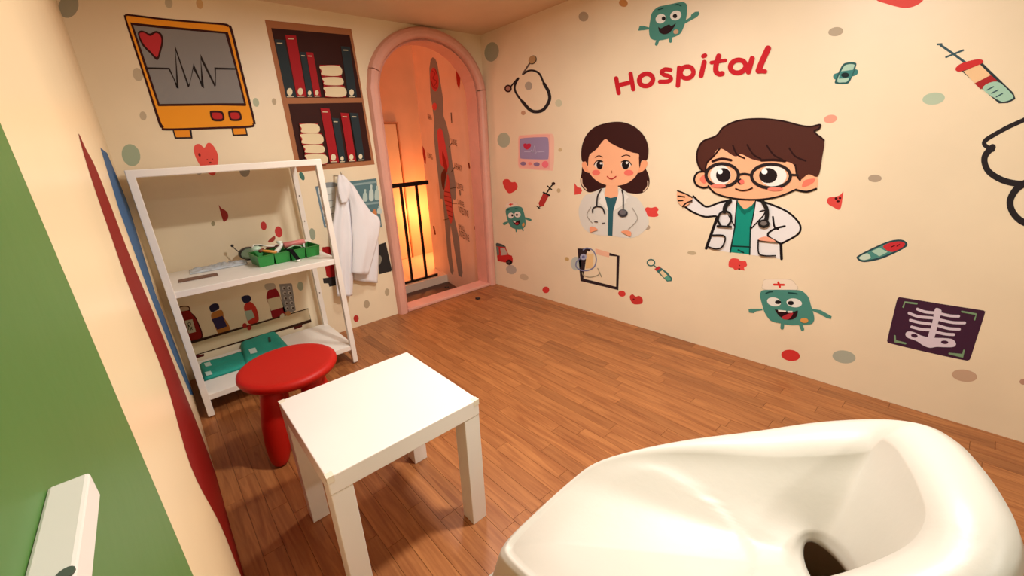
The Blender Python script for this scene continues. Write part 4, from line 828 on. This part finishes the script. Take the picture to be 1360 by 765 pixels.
cloth('front_panel', [(180, 52), (170, 130), (160, 240), (146, 350), (155, 500), (173, 698)], [(196, 50), (225, 110), (246, 250), (258, 400), (258, 560), (254, 694)], -.075, .03, 2.2, 2.2)
cloth('sleeve', [(196, 56), (215, 110), (240, 200), (252, 330), (256, 450), (252, 574)], [(206, 58), (262, 110), (305, 180), (352, 245), (404, 315), (340, 582)], -.10, .032, 1.1, 4.0)
cloth('collar', [(178, 48), (174, 80), (178, 140), (196, 200)], [(200, 46), (232, 80), (244, 130), (228, 190)], -.118, .014, 1.5, .5)
b = bmesh.new(); hp = on_y(451, 231, -.1); tube(b, [(hp.x, 0, hp.z-.01), (hp.x, -.1, hp.z-.012), (hp.x, -.125, hp.z-.005), (hp.x, -.13, hp.z+.012)], .005, 10)
o = obj('coat_hook', b, mat('CFC8BC', .3, metal=.8), None, True); tag(o, 'small metal wall hook hidden under the collar of the lab coat', 'hook')

# --- white moulded tub chair
CHM = mat('D3CFC4', .42, bump=.04, bscale=60, var=.03, vscale=3)
F1 = Vector((-1.49, -2.14, 0)); gb = Vector((.573, -.819, 0)); nn = Vector((-.819, -.573, 0)); WC = .19
def LC(s, w_, z): p = F1+gb*s+nn*w_; return Vector((p.x, p.y, z))
# rim in (s, w, z): far half then mirrored
half = [(-.222, .19, .155), (-.200, .15, .17), (-.140, .09, .205), (-.065, .025, .25), (0, -.008, .295), (.10, -.02, .345), (.24, -.032, .40), (.38, -.042, .445), (.49, -.040, .49), (.575, -.022, .525), (.625, .01, .55), (.652, .06, .57), (.66, .125, .58), (.662, .19, .583)]
rim = half+[(s, 2*WC-w_, z) for s, w_, z in half[-2:0:-1]]
rim = [(s-(.22*max(0, w_-.1) if s > .3 else 0), w_, z) for s, w_, z in rim]
def smooth3(p, n=4):
    out = []; m = len(p)
    for i in range(m):
        a, b_, c, d = p[i-1], p[i], p[(i+1) % m], p[(i+2) % m]
        for k in range(n):
            t = k/n; t2 = t*t; t3 = t2*t
            out.append(tuple(.5*((2*b_[q])+(-a[q]+c[q])*t+(2*a[q]-5*b_[q]+4*c[q]-d[q])*t2+(-a[q]+3*b_[q]-3*c[q]+d[q])*t3) for q in range(3)))
    return out
rim = smooth3(rim)
HS, HW_, HRS, HRW = .455, .222, .036, .08    # hole
def ss(x): x = max(0, min(1, x)); return x*x*(3-2*x)
def seat_z(s, w_): return .285-.12*ss((.10-s)/.34)
def lift(i):  # side arches added to the base so light reaches the floor under the hole
    s = rim[i][0]; return .17*ss((s-.08)/.09)*ss((.5-s)/.09)
rings = []
def cen(s, w_): return (s-.30, w_-WC)
N_ = len(rim)
def ringf(fn): return [LC(*fn(i)) for i in range(N_)]
def off(i, k):   # inward offset of rim by k metres toward centre line direction
    s, w_, z = rim[i]; a, c = rim[i-1], rim[(i+1) % N_]; dx, dy = c[0]-a[0], c[1]-a[1]; L = math.hypot(dx, dy)
    nx, ny = dy/L, -dx/L
    cs, cw_ = .30-s, WC-w_
    if nx*cs+ny*cw_ < 0: nx, ny = -nx, -ny
    return s+nx*k, w_+ny*k, z
def front(i): return ss((.06-rim[i][0])/.18)
RT = lambda i: .005+.035*ss((rim[i][0]-.05)/.5)       # rim half thickness
rings.append(ringf(lambda i: (off(i, .03-.05*front(i))[0], off(i, .03)[1], 0.006+lift(i))))
rings.append(ringf(lambda i: (off(i, .0-.05*front(i))[0], off(i, .0)[1], 0.0+lift(i))))
rings.append(ringf(lambda i: (off(i, -.01-.045*front(i))[0], off(i, -.008)[1], 0.02+lift(i))))
for f in (.12, .25, .4, .55, .7, .82, .9, .96): rings.append(ringf(lambda i: (off(i, .008*math.sin(f*3))[0]-.03*front(i)*math.sqrt(1-f*f)-.02*front(i)*(1-f), off(i, .008*math.sin(f*3))[1], lift(i)+(rim[i][2]-lift(i))*f-RT(i)*.9*ss(f))))
RT_ = 0
rings.append(ringf(lambda i: (*off(i, .0)[:2], rim[i][2]-RT(i)*.9)))
rings.append(ringf(lambda i: (*off(i, RT(i)*.3)[:2], rim[i][2]-RT(i)*.25)))
rings.append(ringf(lambda i: (*off(i, RT(i)*1.0)[:2], rim[i][2])))
rings.append(ringf(lambda i: (*off(i, RT(i)*1.8)[:2], rim[i][2]-RT(i)*.2)))
inner0 = [(*off(i, RT(i)*2.5)[:2], rim[i][2]-RT(i)*.8) for i in range(N_)]
rings.append([LC(*p) for p in inner0])
def hole_pt(i):
    s, w_, _ = rim[i]; a = math.atan2((w_-HW_)*1.0, (s-HS)*1.0); return HS+HRS*math.cos(a), HW_+HRW*math.sin(a)
M_ = 46; GP, GZ = [], []
for k in range(M_+1):
    t = k/M_; rp_, rz = [], []
    for i in range(N_):
        a = inner0[i]; h = hole_pt(i); s = a[0]+(h[0]-a[0])*t; w_ = a[1]+(h[1]-a[1])*t
        d = s-(.325-6.2*(w_-WC)**2)
        z = seat_z(s, w_)+(a[2]-seat_z(s, w_))*(1-t)**1.05+.03*ss(d/.15)*ss(t*2)
        rp_.append((s, w_)); rz.append(z)
    GP.append(rp_); GZ.append(rz)
for it in range(140):
    N2_ = [r[:] for r in GZ]
    for k in range(1, M_):
        for i in range(N_): N2_[k][i] = .25*(GZ[k-1][i]+GZ[k+1][i]+GZ[k][i-1]+GZ[k][(i+1) % N_])
    GZ = N2_
for k in range(1, M_+1):
    ring = []
    for i in range(N_):
        s, w_ = GP[k][i]; d = s-(.325-6.2*(w_-WC)**2)
        ring.append(LC(s, w_, GZ[k][i]+.007*ss(-d/.014+.5)*ss(k/M_*5)-.015*ss((k/M_-.93)/.07)))
    rings.append(ring)
for dz, gr in ((.010, 1.05), (.022, 1.5), (.03, 2.2)):
    rings.append([LC(HS+(hole_pt(i)[0]-HS)*gr, HW_+(hole_pt(i)[1]-HW_)*gr, GZ[M_][i]-.015-dz) for i in range(N_)])
rings.append(ringf(lambda i: (off(i, .05)[0], off(i, .05)[1], min(rim[i][2]-.06, .22)*(1-.35*front(i)))))
chair_c = LC(.3, WC, 0)
b = bmesh.new(); RR = loft(b, rings, True)
for k in range(N_): b.faces.new((RR[-1][k], RR[-1][(k+1) % N_], RR[0][(k+1) % N_], RR[0][k]))
for v in b.verts: v.co -= chair_c
o = obj('tub_chair', b, CHM, None, True); o.location = chair_c
tag(o, 'white moulded plastic tub chair with an oval hole in its back, nearest the camera', 'chair')

# --- ceiling lamps (out of view)
for i, (p, s, e) in enumerate(LAMPS):
    l = empty('ceiling_light', (p[0], p[1], H), 0, ['round white ceiling light above the white tub chair', 'round white ceiling light at the far end behind the camera, left one', 'round white ceiling light over the bare floor in front of the arch'][i], 'light')
    b = bmesh.new(); lathe(b, [(s*.5, 0), (s*.5+.012, 0), (s*.5+.012, -.018), (s*.5, -.02), (s*.5, 0)], 32); obj('rim', b, WM, l, True)
    b = bmesh.new(); lathe(b, [(0, -.004), (s*.5, -.004), (s*.5, -.002), (0, -.002)], 32); obj('reflector', b, WM, l, True)
